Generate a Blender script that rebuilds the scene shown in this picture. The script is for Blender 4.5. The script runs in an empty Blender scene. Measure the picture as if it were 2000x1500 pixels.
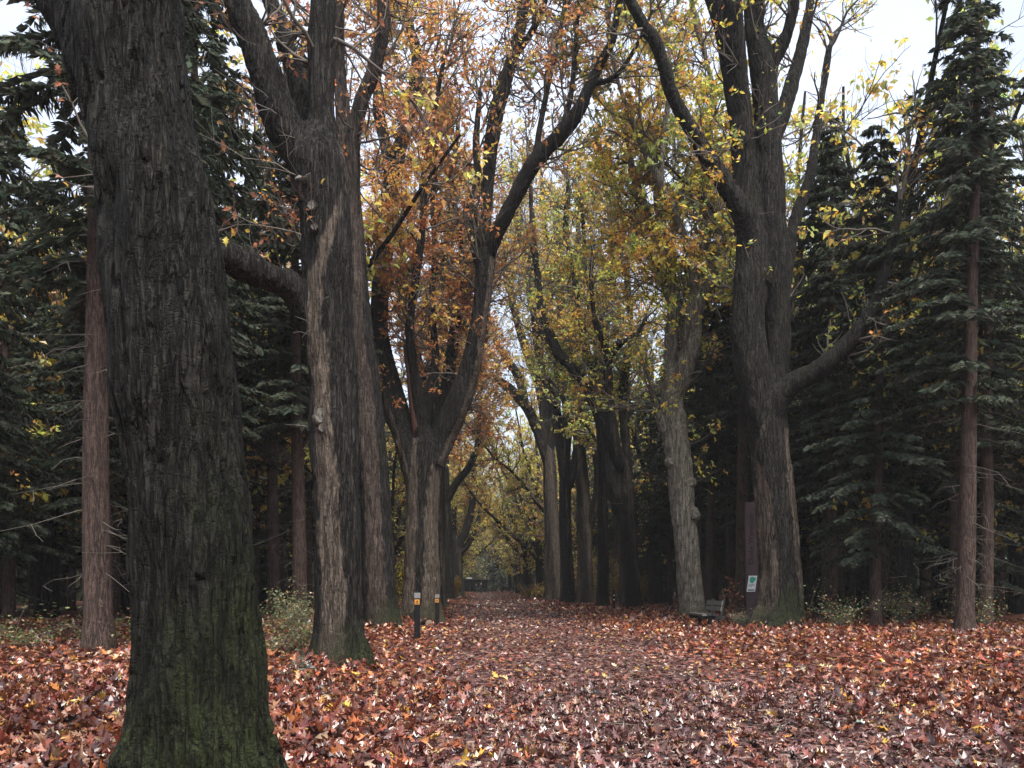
import bpy, math, random
import numpy as np
from mathutils import Vector, noise, Matrix

random.seed(7)
SC = bpy.context.scene
COL = SC.collection
F, CX, HY, HC = 1600.0, 1000.0, 1142.0, 1.55      # focal length / principal column / horizon row, eye height


def P(px, py, d):
    return np.array([(px - CX) * d / F, d, HC - (py - HY) * d / F])


def vnoise(p, seed=0):
    """vectorised 3-D value noise, about -1..1"""
    p = np.asarray(p); i = np.floor(p).astype(np.int64); f = p - i; f = f * f * (3 - 2 * f)
    out = 0
    for dx in (0, 1):
        for dy in (0, 1):
            for dz in (0, 1):
                h = (i[:, 0] + dx) * 374761393 + (i[:, 1] + dy) * 668265263 + (i[:, 2] + dz) * 2147483647 + seed * 974711
                h = (h ^ (h >> 13)) * 1274126177; h = ((h ^ (h >> 16)) & 0xffff) / 32767.5 - 1
                out = out + h * np.where(dx, f[:, 0], 1 - f[:, 0]) * np.where(dy, f[:, 1], 1 - f[:, 1]) * np.where(dz, f[:, 2], 1 - f[:, 2])
    return out


def at(px, d):
    return (px - CX) * d / F


def axis_x(y):
    return 1.8 - 0.045 * y


def path_x(y):
    return axis_x(y) + 1.1 * np.exp(-np.asarray(y, float) / 14)


def gh(x, y):
    """terrain height"""
    x = np.asarray(x, float); y = np.asarray(y, float)
    h = 0.025 * np.sin(0.9 * x + 0.4 * y) + 0.02 * np.sin(1.7 * x - 1.1 * y + 1.3) + 0.03 * np.sin(0.23 * y + 0.11 * x + 2)
    off = np.abs(x - axis_x(y)) - 4.2
    h = h + 0.16 / (1 + np.exp(-off * 1.6)) - 0.05
    return h


# ------------------------------------------------------------------ mesh builder
class MB:
    def __init__(s):
        s.V = []; s.Q = []; s.T = []; s.Qm = []; s.Tm = []; s.A = {}; s.n = 0; s.cols = []

    def add(s, V, quads=None, tris=None, mat=0, col=None, **attrs):
        V = np.asarray(V, np.float32).reshape(-1, 3)
        m = len(V)
        if quads is not None and len(quads):
            q = np.asarray(quads, np.int32) + s.n; s.Q.append(q); s.Qm.append(np.full(len(q), mat, np.int32))
        if tris is not None and len(tris):
            t = np.asarray(tris, np.int32) + s.n; s.T.append(t); s.Tm.append(np.full(len(t), mat, np.int32))
        s.V.append(V)
        if col is None: col = np.full((m, 3), 0.1, np.float32)
        col = np.asarray(col, np.float32)
        if col.ndim == 1: col = np.tile(col, (m, 1))
        s.cols.append(col)
        for k, v in attrs.items():
            s.A.setdefault(k, []).append((s.n, np.broadcast_to(np.asarray(v, np.float32), (m,))))
        s.n += m

    def box(s, c, size, mat=0, rot=None, col=None):
        sx, sy, sz = [k / 2 for k in size]
        V = np.array([[x, y, z] for x in (-sx, sx) for y in (-sy, sy) for z in (-sz, sz)])
        if rot is not None: V = V @ np.array(rot).T
        V = V + np.array(c)
        s.add(V, quads=[[0, 1, 3, 2], [4, 6, 7, 5], [0, 4, 5, 1], [2, 3, 7, 6], [0, 2, 6, 4], [1, 5, 7, 3]], mat=mat, col=col)

    def mesh(s, name, mats, smooth=True):
        me = bpy.data.meshes.new(name)
        V = np.concatenate(s.V) if s.V else np.zeros((0, 3), np.float32)
        me.vertices.add(len(V)); me.vertices.foreach_set('co', V.ravel())
        Q = np.concatenate(s.Q) if s.Q else np.zeros((0, 4), np.int32)
        T = np.concatenate(s.T) if s.T else np.zeros((0, 3), np.int32)
        me.loops.add(Q.size + T.size); me.polygons.add(len(Q) + len(T))
        me.loops.foreach_set('vertex_index', np.concatenate([Q.ravel(), T.ravel()]).astype(np.int32))
        st = np.concatenate([np.arange(len(Q)) * 4, Q.size + np.arange(len(T)) * 3]).astype(np.int32)
        me.polygons.foreach_set('loop_start', st)
        mi = np.concatenate(s.Qm + s.Tm) if (s.Qm or s.Tm) else np.zeros(0, np.int32)
        for m in mats: me.materials.append(m)
        me.polygons.foreach_set('material_index', mi.astype(np.int32))
        me.polygons.foreach_set('use_smooth', np.full(len(mi), smooth, bool))
        ca = me.attributes.new('lc', 'FLOAT_COLOR', 'POINT')
        c = np.concatenate(s.cols) if s.cols else np.zeros((0, 3), np.float32)
        ca.data.foreach_set('color', np.concatenate([c, np.ones((len(c), 1), np.float32)], 1).ravel())
        for k, lst in s.A.items():
            a = np.zeros(len(V), np.float32)
            for o, v in lst: a[o:o + len(v)] = v
            me.attributes.new(k, 'FLOAT', 'POINT').data.foreach_set('value', a)
        me.update(calc_edges=True)
        return me

    def build(s, name, mats, parent=None, smooth=True):
        if not isinstance(mats, (list, tuple)): mats = [mats]
        o = bpy.data.objects.new(name, s.mesh(name, mats, smooth))
        COL.objects.link(o)
        if parent is not None: o.parent = parent
        return o


def tag(o, label=None, cat=None, group=None, kind=None):
    if label: o['label'] = label
    if cat: o['category'] = cat
    if group: o['group'] = group
    if kind: o['kind'] = kind
    return o


def thing(name, loc, label, cat, group=None, rz=0.0):
    o = bpy.data.objects.new(name, None); COL.objects.link(o)
    o.location = [float(v) for v in loc]; o.rotation_euler = (0, 0, rz); o.empty_display_size = 0.3
    return tag(o, label, cat, group)


def dup(root, loc, rz, sc=1.0, label=None, group=None):
    r = root.copy(); COL.objects.link(r)
    r.location = [float(v) for v in loc]; r.rotation_euler = (0, 0, rz); r.scale = (sc, sc, sc)
    if label: r['label'] = label
    if group: r['group'] = group
    for ch in list(root.children):
        c = ch.copy(); COL.objects.link(c); c.parent = r
        for g in list(ch.children):
            e = g.copy(); COL.objects.link(e); e.parent = c
    return r


def tube(pts, rad, segs):
    pts = np.asarray(pts, float); rad = np.asarray(rad, float); n = len(pts)
    T = np.gradient(pts, axis=0); T /= np.linalg.norm(T, axis=1)[:, None] + 1e-9
    m = np.abs(T.mean(0)); ref = np.zeros(3); ref[int(np.argmin(m))] = 1.0
    N = np.cross(T, ref); N /= np.linalg.norm(N, axis=1)[:, None] + 1e-9
    B = np.cross(T, N)
    a = np.linspace(0, 2 * math.pi, segs, endpoint=False)
    V = pts[:, None, :] + rad[:, None, None] * (np.cos(a)[None, :, None] * N[:, None, :] + np.sin(a)[None, :, None] * B[:, None, :])
    i = np.arange(n - 1)[:, None] * segs; j = np.arange(segs)[None, :]; k = (j + 1) % segs
    Qd = np.stack([i + j, i + k, i + segs + k, i + segs + j], -1).reshape(-1, 4)
    return V.reshape(-1, 3), Qd


def resample(ctrl, step):
    """Catmull-Rom through control rows [x,y,z,r]"""
    c = np.asarray(ctrl, float)
    c = np.vstack([2 * c[0] - c[1], c, 2 * c[-1] - c[-2]])
    out = []
    for i in range(1, len(c) - 2):
        p0, p1, p2, p3 = c[i - 1:i + 3]
        n = max(2, int(np.linalg.norm((p2 - p1)[:3]) / step))
        for t in np.arange(n) / n:
            out.append(0.5 * ((2 * p1) + (-p0 + p2) * t + (2 * p0 - 5 * p1 + 4 * p2 - p3) * t * t + (-p0 + 3 * p1 - 3 * p2 + p3) * t ** 3))
    out.append(c[-2])
    out = np.array(out); out[:, 3] = np.maximum(out[:, 3], 0.008)
    return out


# ------------------------------------------------------------------ leaves
def leaf_template(kind, curl, fold, rng):
    if kind == 'lobed':
        h = [(0, .012), (.16, .016), (.2, .10), (.27, .16), (.30, .07), (.38, .13), (.44, .33), (.49, .28), (.51, .09), (.6, .12), (.68, .31), (.72, .25), (.73, .08), (.84, .17), (.87, .07), (1, .01)]
    elif kind == 'med':
        h = [(0, .012), (.18, .03), (.3, .2), (.36, .1), (.5, .32), (.58, .12), (.76, .26), (.8, .1), (1, .01)]
    elif kind == 'mid':
        h = [(0, .01), (.28, .22), (.4, .09), (.6, .31), (.7, .1), (1, .01)]
    else:
        V = np.array([[0, 0, 0], [.5, .27, fold], [1, 0, -curl], [.5, -.27, fold]], float)
        return V, None, np.array([[0, 2, 1], [0, 3, 2]])
    V = []
    n = len(h)
    for side in (1, 0, -1):
        for u, v in h:
            z = curl * (u - .4) ** 2 * 1.6 + fold * (v * abs(side)) * 1.4 + 0.06 * math.sin(9 * u + 3 * fold) * v
            uu = u + (.10 * v * 0.9 if side else 0)
            V.append((uu, v * side, z))
    Q = []
    for i in range(n - 1):
        Q.append([n + i, n + i + 1, i + 1, i]); Q.append([2 * n + i, 2 * n + i + 1, n + i + 1, n + i])
    return np.array(V), np.array(Q), None


def rotm(yaw, pitch, roll):
    cy, sy, cp, sp, cr, sr = np.cos(yaw), np.sin(yaw), np.cos(pitch), np.sin(pitch), np.cos(roll), np.sin(roll)
    R = np.empty((len(yaw), 3, 3))
    R[:, 0, 0] = cy * cp; R[:, 0, 1] = cy * sp * sr - sy * cr; R[:, 0, 2] = cy * sp * cr + sy * sr
    R[:, 1, 0] = sy * cp; R[:, 1, 1] = sy * sp * sr + cy * cr; R[:, 1, 2] = sy * sp * cr - cy * sr
    R[:, 2, 0] = -sp; R[:, 2, 1] = cp * sr; R[:, 2, 2] = cp * cr
    return R


def scatter(mb, tmpl, pos, size, yaw, pitch, roll, col, mat=0):
    V, Q, T = tmpl
    m = len(pos)
    if m == 0: return
    W = np.einsum('nij,kj->nki', rotm(yaw, pitch, roll), V) * size[:, None, None] + pos[:, None, :]
    k = len(V); off = (np.arange(m) * k)[:, None, None]
    mb.add(W.reshape(-1, 3), None if Q is None else (Q[None] + off).reshape(-1, 4), None if T is None else (T[None] + off).reshape(-1, 3),
           mat=mat, col=np.repeat(col, k, axis=0))


def pick(pal, n, rng, jit=.22, gain=1.0):
    w = np.array([p[0] for p in pal], float); w /= w.sum()
    c = np.minimum(np.array([p[1] for p in pal], float) * gain, .82)
    i = rng.choice(len(pal), n, p=w)
    return np.clip(c[i] * (1 + rng.normal(0, jit, (n, 1))) * (1 + rng.normal(0, jit * .35, (n, 3))), .004, .8)


RUST = [(2.6, (.46, .19, .06)), (2.2, (.34, .14, .06)), (1.0, (.20, .095, .055)), (2.0, (.44, .27, .17)), (2.2, (.52, .28, .07)), (1.2, (.60, .40, .08))]
PINK = [(2, (.36, .16, .085)), (2, (.25, .11, .065)), (.7, (.12, .06, .04)), (1.5, (.44, .26, .17)), (1.2, (.58, .34, .06))]
YGREEN = [(2.4, (.60, .40, .06)), (2.2, (.54, .27, .05)), (1.2, (.44, .32, .17)), (2.4, (.46, .38, .065)), (2.6, (.27, .29, .07)), (1.6, (.18, .24, .07))]
GOLD = [(2.6, (.60, .38, .08)), (2, (.56, .27, .07)), (1.5, (.50, .34, .18)), (2.2, (.52, .40, .09)), (2.0, (.36, .34, .09)), (1, (.24, .27, .08))]
GREENG = [(2, (.50, .38, .09)), (1.4, (.56, .36, .09)), (2.4, (.34, .36, .11)), (2.2, (.24, .29, .09))]


# ------------------------------------------------------------------ materials
def mat_new(name):
    m = bpy.data.materials.new(name); m.use_nodes = True
    nt = m.node_tree; nt.nodes.clear()
    return m, nt, nt.nodes, nt.links


def nd(N, typ, **kw):
    n = N.new(typ)
    for k, v in kw.items():
        if k in ('operation', 'blend_type', 'data_type', 'feature', 'attribute_name', 'attribute_type', 'noise_dimensions', 'distance', 'sky_type'): setattr(n, k, v)
        else: n.inputs[k].default_value = v
    return n


def ramp(N, stops):
    r = N.new('ShaderNodeValToRGB'); e = r.color_ramp.elements
    while len(e) < len(stops): e.new(.5)
    for el, (p, c) in zip(e, stops):
        el.position = p; el.color = (c[0], c[1], c[2], 1) if not np.isscalar(c) else (c, c, c, 1)
    return r


def mixc(N, L, fac, a, b, blend='MIX'):
    m = N.new('ShaderNodeMix'); m.data_type = 'RGBA'; m.blend_type = blend
    for sock, v in ((m.inputs[0], fac), (m.inputs[6], a), (m.inputs[7], b)):
        if hasattr(v, 'is_linked') or hasattr(v, 'links'): L.new(v, sock)
        elif np.isscalar(v): sock.default_value = v
        else: sock.default_value = (*v, 1)
    return m.outputs[2]


def mmath(N, L, op, a, b=0.0, clamp=False):
    m = N.new('ShaderNodeMath'); m.operation = op; m.use_clamp = clamp
    for i, v in enumerate((a, b)):
        if hasattr(v, 'links'): L.new(v, m.inputs[i])
        else: m.inputs[i].default_value = v
    return m.outputs[0]


def bark_material(name, pale=(.155, .122, .095), dark=(.0205, .0182, .0158), moss=(.022, .027, .010), pale_amt=0.0, scale=1.0, bump=1.0):
    m, nt, N, L = mat_new(name)
    out = N.new('ShaderNodeOutputMaterial'); bs = N.new('ShaderNodeBsdfPrincipled'); L.new(bs.outputs[0], out.inputs[0])
    tc = N.new('ShaderNodeTexCoord')

    def noise_at(sx, sz, detail=6.0, rough=.6, dist=0.0):
        mp = N.new('ShaderNodeMapping'); mp.inputs['Scale'].default_value = (sx, sx, sz); L.new(tc.outputs['Object'], mp.inputs[0])
        n = nd(N, 'ShaderNodeTexNoise', Scale=1.0, Detail=detail, Roughness=rough, Distortion=dist); L.new(mp.outputs[0], n.inputs['Vector'])
        return n.outputs['Fac']

    def ridge(f, width):      # thin lines where the noise crosses its middle value
        d = mmath(N, L, 'ABSOLUTE', mmath(N, L, 'SUBTRACT', f, .5))
        return mmath(N, L, 'DIVIDE', d, width, clamp=True)
    f1 = ridge(noise_at(9 * scale, .95 * scale, 3.0, .55, .35), .075)        # long anastomosing fissures
    f2 = ridge(noise_at(21 * scale, 2.6 * scale, 3.0, .6, .3), .10)          # finer fissures
    fx = ridge(noise_at(4 * scale, 8 * scale, 3.0, .6, .5), .035)            # cross cracks
    grain = noise_at(60 * scale, 11 * scale, 5.0, .7)
    blot = noise_at(1.6, .8, 5.0, .6)
    streak = noise_at(5.5, .38, 5.0, .6)
    fine = noise_at(34, 30, 4.0, .7)
    pm = ramp(N, [(.28, [c * .5 for c in pale]), (.5, pale), (.75, [min(1, c * 1.5) for c in pale])]); L.new(mmath(N, L, 'ADD', mmath(N, L, 'MULTIPLY', grain, .6), mmath(N, L, 'MULTIPLY', blot, .4)), pm.inputs[0])
    cr = mmath(N, L, 'MULTIPLY', mmath(N, L, 'ADD', mmath(N, L, 'MULTIPLY', f1, .62), .38), mmath(N, L, 'ADD', mmath(N, L, 'MULTIPLY', f2, .4), .6))
    cr = mmath(N, L, 'MULTIPLY', cr, mmath(N, L, 'ADD', mmath(N, L, 'MULTIPLY', fx, .35), .65))
    cc = N.new('ShaderNodeCombineColor'); [L.new(cr, cc.inputs[k]) for k in range(3)]
    pcol = mixc(N, L, 1.0, pm.outputs[0], cc.outputs[0], 'MULTIPLY')
    rg = mmath(N, L, 'MULTIPLY', mmath(N, L, 'ADD', mmath(N, L, 'MULTIPLY', f1, .6), .4), mmath(N, L, 'ADD', mmath(N, L, 'MULTIPLY', f2, .6), .4))
    dr = ramp(N, [(.15, [c * .25 for c in dark]), (.45, [c * .95 for c in dark]), (.75, [c * 2.3 for c in dark]), (.9, [c * 3.4 for c in dark])])
    L.new(mmath(N, L, 'MULTIPLY', rg, mmath(N, L, 'ADD', mmath(N, L, 'MULTIPLY', grain, .8), mmath(N, L, 'MULTIPLY', blot, .55))), dr.inputs[0])
    dk = dr.outputs[0]
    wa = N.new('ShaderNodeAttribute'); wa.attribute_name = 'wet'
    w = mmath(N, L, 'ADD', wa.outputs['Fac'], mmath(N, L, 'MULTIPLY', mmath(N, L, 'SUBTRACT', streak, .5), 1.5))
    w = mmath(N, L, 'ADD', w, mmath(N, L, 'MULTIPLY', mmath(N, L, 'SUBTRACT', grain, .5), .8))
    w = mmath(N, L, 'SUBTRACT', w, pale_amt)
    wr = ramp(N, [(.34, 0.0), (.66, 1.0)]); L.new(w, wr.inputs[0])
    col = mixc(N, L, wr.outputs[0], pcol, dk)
    ma = N.new('ShaderNodeAttribute'); ma.attribute_name = 'moss'
    mo = mmath(N, L, 'ADD', ma.outputs['Fac'], mmath(N, L, 'MULTIPLY', mmath(N, L, 'SUBTRACT', blot, .52), 1.6))
    mo = mmath(N, L, 'ADD', mo, mmath(N, L, 'MULTIPLY', mmath(N, L, 'SUBTRACT', grain, .5), 1.2))
    mo = mmath(N, L, 'ADD', mo, mmath(N, L, 'MULTIPLY', mmath(N, L, 'SUBTRACT', fine, .5), 1.4))
    mr = ramp(N, [(.40, 0.0), (.95, 1.0)]); L.new(mo, mr.inputs[0])
    mcol = mixc(N, L, fine, [c * .3 for c in moss], [c * 2.0 for c in moss])
    col = mixc(N, L, mmath(N, L, 'MULTIPLY', mr.outputs[0], mmath(N, L, 'ADD', mmath(N, L, 'MULTIPLY', f1, .7), .2)), col, mcol)
    L.new(col, bs.inputs['Base Color'])
    bs.inputs['Roughness'].default_value = .85
    bs.inputs['Specular IOR Level'].default_value = .15
    h = mmath(N, L, 'ADD', mmath(N, L, 'MULTIPLY', f1, 1.0), mmath(N, L, 'MULTIPLY', f2, .45))
    h = mmath(N, L, 'ADD', h, mmath(N, L, 'MULTIPLY', fx, .2))
    h = mmath(N, L, 'ADD', h, mmath(N, L, 'MULTIPLY', grain, .45))
    h = mmath(N, L, 'ADD', h, mmath(N, L, 'MULTIPLY', mmath(N, L, 'MULTIPLY', fine, mr.outputs[0]), .8))
    bp = N.new('ShaderNodeBump'); bp.inputs['Strength'].default_value = bump; bp.inputs['Distance'].default_value = .04
    L.new(h, bp.inputs['Height']); L.new(bp.outputs[0], bs.inputs['Normal'])
    return m


def leaf_material(name, rough=.5, trans=.35, spec=.4, tint=(1, 1, 1)):
    m, nt, N, L = mat_new(name)
    out = N.new('ShaderNodeOutputMaterial'); bs = N.new('ShaderNodeBsdfPrincipled')
    a = N.new('ShaderNodeAttribute'); a.attribute_name = 'lc'
    tc = N.new('ShaderNodeTexCoord'); n = nd(N, 'ShaderNodeTexNoise', Scale=22.0, Detail=3.0); L.new(tc.outputs['Object'], n.inputs['Vector'])
    r = ramp(N, [(.3, .6), (.7, 1.3)]); L.new(n.outputs['Fac'], r.inputs[0])
    c = mixc(N, L, 1.0, a.outputs['Color'], r.outputs[0], 'MULTIPLY')
    L.new(c, bs.inputs['Base Color']); bs.inputs['Roughness'].default_value = rough; bs.inputs['Specular IOR Level'].default_value = spec
    if trans > 0:
        tr = N.new('ShaderNodeBsdfTranslucent'); L.new(c, tr.inputs['Color'])
        mx = N.new('ShaderNodeMixShader'); mx.inputs[0].default_value = trans
        L.new(bs.outputs[0], mx.inputs[1]); L.new(tr.outputs[0], mx.inputs[2]); L.new(mx.outputs[0], out.inputs[0])
    else:
        L.new(bs.outputs[0], out.inputs[0])
    return m


def plain(name, col, rough=.6, spec=.3, metal=0.0, var=.25, scale=20.0, bump=0.0, stretch=(1, 1, 1)):
    m, nt, N, L = mat_new(name)
    out = N.new('ShaderNodeOutputMaterial'); bs = N.new('ShaderNodeBsdfPrincipled'); L.new(bs.outputs[0], out.inputs[0])
    tc = N.new('ShaderNodeTexCoord'); mp = N.new('ShaderNodeMapping'); mp.inputs['Scale'].default_value = stretch; L.new(tc.outputs['Object'], mp.inputs[0])
    n = nd(N, 'ShaderNodeTexNoise', Scale=scale, Detail=6.0, Roughness=.6); L.new(mp.outputs[0], n.inputs['Vector'])
    r = ramp(N, [(.3, [c * (1 - var) for c in col]), (.7, [min(1, c * (1 + var)) for c in col])]); L.new(n.outputs['Fac'], r.inputs[0])
    L.new(r.outputs[0], bs.inputs['Base Color'])
    bs.inputs['Roughness'].default_value = rough; bs.inputs['Specular IOR Level'].default_value = spec; bs.inputs['Metallic'].default_value = metal
    if bump:
        b = N.new('ShaderNodeBump'); b.inputs['Strength'].default_value = bump; b.inputs['Distance'].default_value = .01
        L.new(n.outputs['Fac'], b.inputs['Height']); L.new(b.outputs[0], bs.inputs['Normal'])
    return m


def litter_material(name, stops, scale=7.0):
    m, nt, N, L = mat_new(name)
    out = N.new('ShaderNodeOutputMaterial'); bs = N.new('ShaderNodeBsdfPrincipled'); L.new(bs.outputs[0], out.inputs[0])
    tc = N.new('ShaderNodeTexCoord')
    w = nd(N, 'ShaderNodeTexNoise', Scale=6.0, Detail=3.0); L.new(tc.outputs['Object'], w.inputs['Vector'])
    v = mixc(N, L, .2, tc.outputs['Object'], w.outputs['Color'], 'ADD')
    vo = nd(N, 'ShaderNodeTexVoronoi', Scale=scale); L.new(v, vo.inputs['Vector'])
    sp = N.new('ShaderNodeSeparateColor'); L.new(vo.outputs['Color'], sp.inputs[0])
    r = ramp(N, stops); r.color_ramp.interpolation = 'CONSTANT'; L.new(sp.outputs[0], r.inputs[0])
    n = nd(N, 'ShaderNodeTexNoise', Scale=.5, Detail=5.0); L.new(tc.outputs['Object'], n.inputs['Vector'])
    rr = ramp(N, [(.3, .65), (.7, 1.2)]); L.new(n.outputs['Fac'], rr.inputs[0])
    L.new(mixc(N, L, 1.0, r.outputs[0], rr.outputs[0], 'MULTIPLY'), bs.inputs['Base Color'])
    bs.inputs['Roughness'].default_value = .55; bs.inputs['Specular IOR Level'].default_value = .3
    b = N.new('ShaderNodeBump'); b.inputs['Strength'].default_value = .8; b.inputs['Distance'].default_value = .05
    L.new(mmath(N, L, 'ADD', sp.outputs[1], vo.outputs['Distance']), b.inputs['Height']); L.new(b.outputs[0], bs.inputs['Normal'])
    return m


M = {}
M['bark'] = bark_material('oak_bark')
M['bark_near'] = bark_material('oak_bark_near', dark=(.0135, .0128, .0108), moss=(.024, .031, .010), scale=1.15, bump=1.0)
M['bark_pale'] = bark_material('oak_bark_pale', pale=(.29, .262, .21), dark=(.03, .027, .022), pale_amt=.42)
M['bark_brown'] = bark_material('oak_bark_brown', pale=(.10, .075, .062), dark=(.018, .016, .0148))
M['twig'] = plain('twig_bark', (.105, .090, .075), .8, .2)
M['twig_pale'] = plain('dead_twig', (.095, .085, .07), .85, .2)
M['spruce_bark'] = bark_material('spruce_bark', pale=(.112, .076, .062), dark=(.04, .03, .026), scale=1.6, pale_amt=.1, bump=.7)
M['leaf'] = leaf_material('oak_leaf', .5, .58)
M['litter_leaf'] = leaf_material('fallen_leaf', .30, .06, .6)
M['needle'] = leaf_material('spruce_needles', .75, .15, .08)
M['shrub'] = leaf_material('shrub_leaf', .42, .3)


# ------------------------------------------------------------------ growth of secondary branches and twigs
class Grow:
    def __init__(s, seed, dens=(0, 4.0, 2.2), up=.12, wob=.35):
        s.rng = np.random.default_rng(seed); s.tubes = []; s.twigs = []; s.dens = dens; s.up = up; s.wob = wob

    def go(s, p, d, L, r, lev):
        n = max(3, int(L / .32) + 1); st = L / n
        pts = [np.array(p, float)]; d = np.array(d, float)
        for i in range(n):
            d = d + s.rng.normal(0, s.wob, 3) * math.sqrt(st) + np.array([0, 0, s.up * st])
            d /= np.linalg.norm(d); pts.append(pts[-1] + d * st)
        pts = np.array(pts); rad = np.linspace(r, max(r * .3, .004), n + 1)
        s.tubes.append((pts, rad, 6 if r > .05 else 4 if r > .018 else 3))
        if lev <= 0:
            s.twigs.append(pts[max(1, n // 4):]); return
        nc = max(2, int(L * s.dens[lev] * s.rng.uniform(.8, 1.2)))
        for j in range(nc):
            t = s.rng.uniform(.15, 1.0); k = min(n, int(t * n)); tg = pts[min(n, k + 1)] - pts[max(0, k - 1)]; tg /= np.linalg.norm(tg)
            q = s.rng.normal(0, 1, 3); q -= q.dot(tg) * tg; q /= np.linalg.norm(q)
            a = math.radians(s.rng.uniform(28, 70))
            s.go(pts[k], tg * math.cos(a) + q * math.sin(a), L * s.rng.uniform(.28, .55) * (1.2 - .5 * t), max(.005, rad[k] * s.rng.uniform(.4, .7)), lev - 1)

    def crown(s, origin, pal, lpm, size, tmpl, keep=None, jit=.22, barkmat=1, gap=-.12, gain=1.35):
        mb = MB()
        o = np.asarray(origin, float)
        for p, r, sg in s.tubes:
            V, Q = tube(p - o, r, sg); mb.add(V, Q, mat=barkmat, col=(.05, .045, .04))
        pos = []
        for tw in s.twigs:
            L = np.linalg.norm(np.diff(tw, axis=0), axis=1).sum(); n = s.rng.poisson(L * lpm)
            if n == 0: continue
            nc = max(1, int(round(n / 4.5))); t = np.clip(s.rng.uniform(0, len(tw) - 1.001, nc)[s.rng.integers(0, nc, n)] + s.rng.normal(0, .10, n), 0, len(tw) - 1.001); i = t.astype(int); f = (t - i)[:, None]
            pos.append(tw[i] * (1 - f) + tw[i + 1] * f)
        if pos:
            pos = np.concatenate(pos); pos = pos + s.rng.normal(0, .07, pos.shape)
            cl = vnoise(pos * .85, 11) + .6 * vnoise(pos * 2.1, 12)
            pos = pos[cl + s.rng.normal(0, .22, len(pos)) > gap]
            if keep is not None: pos = pos[keep(pos, s.rng)]
            n = len(pos)
            ha = len(pal) // 2; cz = vnoise(pos * .55, 21) + .5 * vnoise(pos * 1.6, 22) + s.rng.normal(0, .28, n)
            col = np.where((cz > 0)[:, None], pick(pal[:ha], n, s.rng, jit, gain), pick(pal[ha:], n, s.rng, jit, gain))
            # clumps: neighbouring leaves share a drift of colour
            ph = np.sin(pos[:, 0] * 1.9 + pos[:, 2] * 1.3) * np.sin(pos[:, 1] * 1.3 - pos[:, 2] * 1.7 + 1)
            col = np.clip(col * (1 + .28 * ph[:, None] * np.array([.6, 1.0, .7])), .004, .85)
            tm = s.rng.integers(0, len(tmpl), n)
            for k in range(len(tmpl)):
                q = tm == k; c = int(q.sum())
                scatter(mb, tmpl[k], pos[q] - o, s.rng.uniform(.7, 1.25, c) * size, s.rng.uniform(0, 6.283, c), s.rng.normal(.45, .55, c), s.rng.normal(0, .7, c), col[q])
        return mb


_r = np.random.default_rng(3)
KITE = [leaf_template('kite', .15, .12, _r), leaf_template('kite', -.1, .05, _r), leaf_template('kite', .3, .2, _r)]
MED = [leaf_template('med', c, f, _r) for c, f in ((.3, .3), (-.25, .45), (.5, .15), (-.4, -.3))]
MID = [leaf_template('mid', c, f, _r) for c, f in ((.3, .3), (-.3, .45), (.5, .1), (-.4, -.3))]
LITTER = [leaf_template('lobed', c, f, _r) for c, f in ((.35, .3), (-.45, .5), (.8, .4), (1.1, -.3))] + [leaf_template('med', c, f, _r) for c, f in ((.9, .7), (-.7, .5), (.3, 1.0), (-1.1, .3))] + [leaf_template('mid', .4, .8, _r), leaf_template('mid', -.6, .4, _r)]
LOBED = [leaf_template('lobed', c, f, _r) for c, f in ((.35, .3), (-.3, .5), (.6, .2), (-.5, -.3), (.15, .7), (.8, -.2))]


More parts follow.
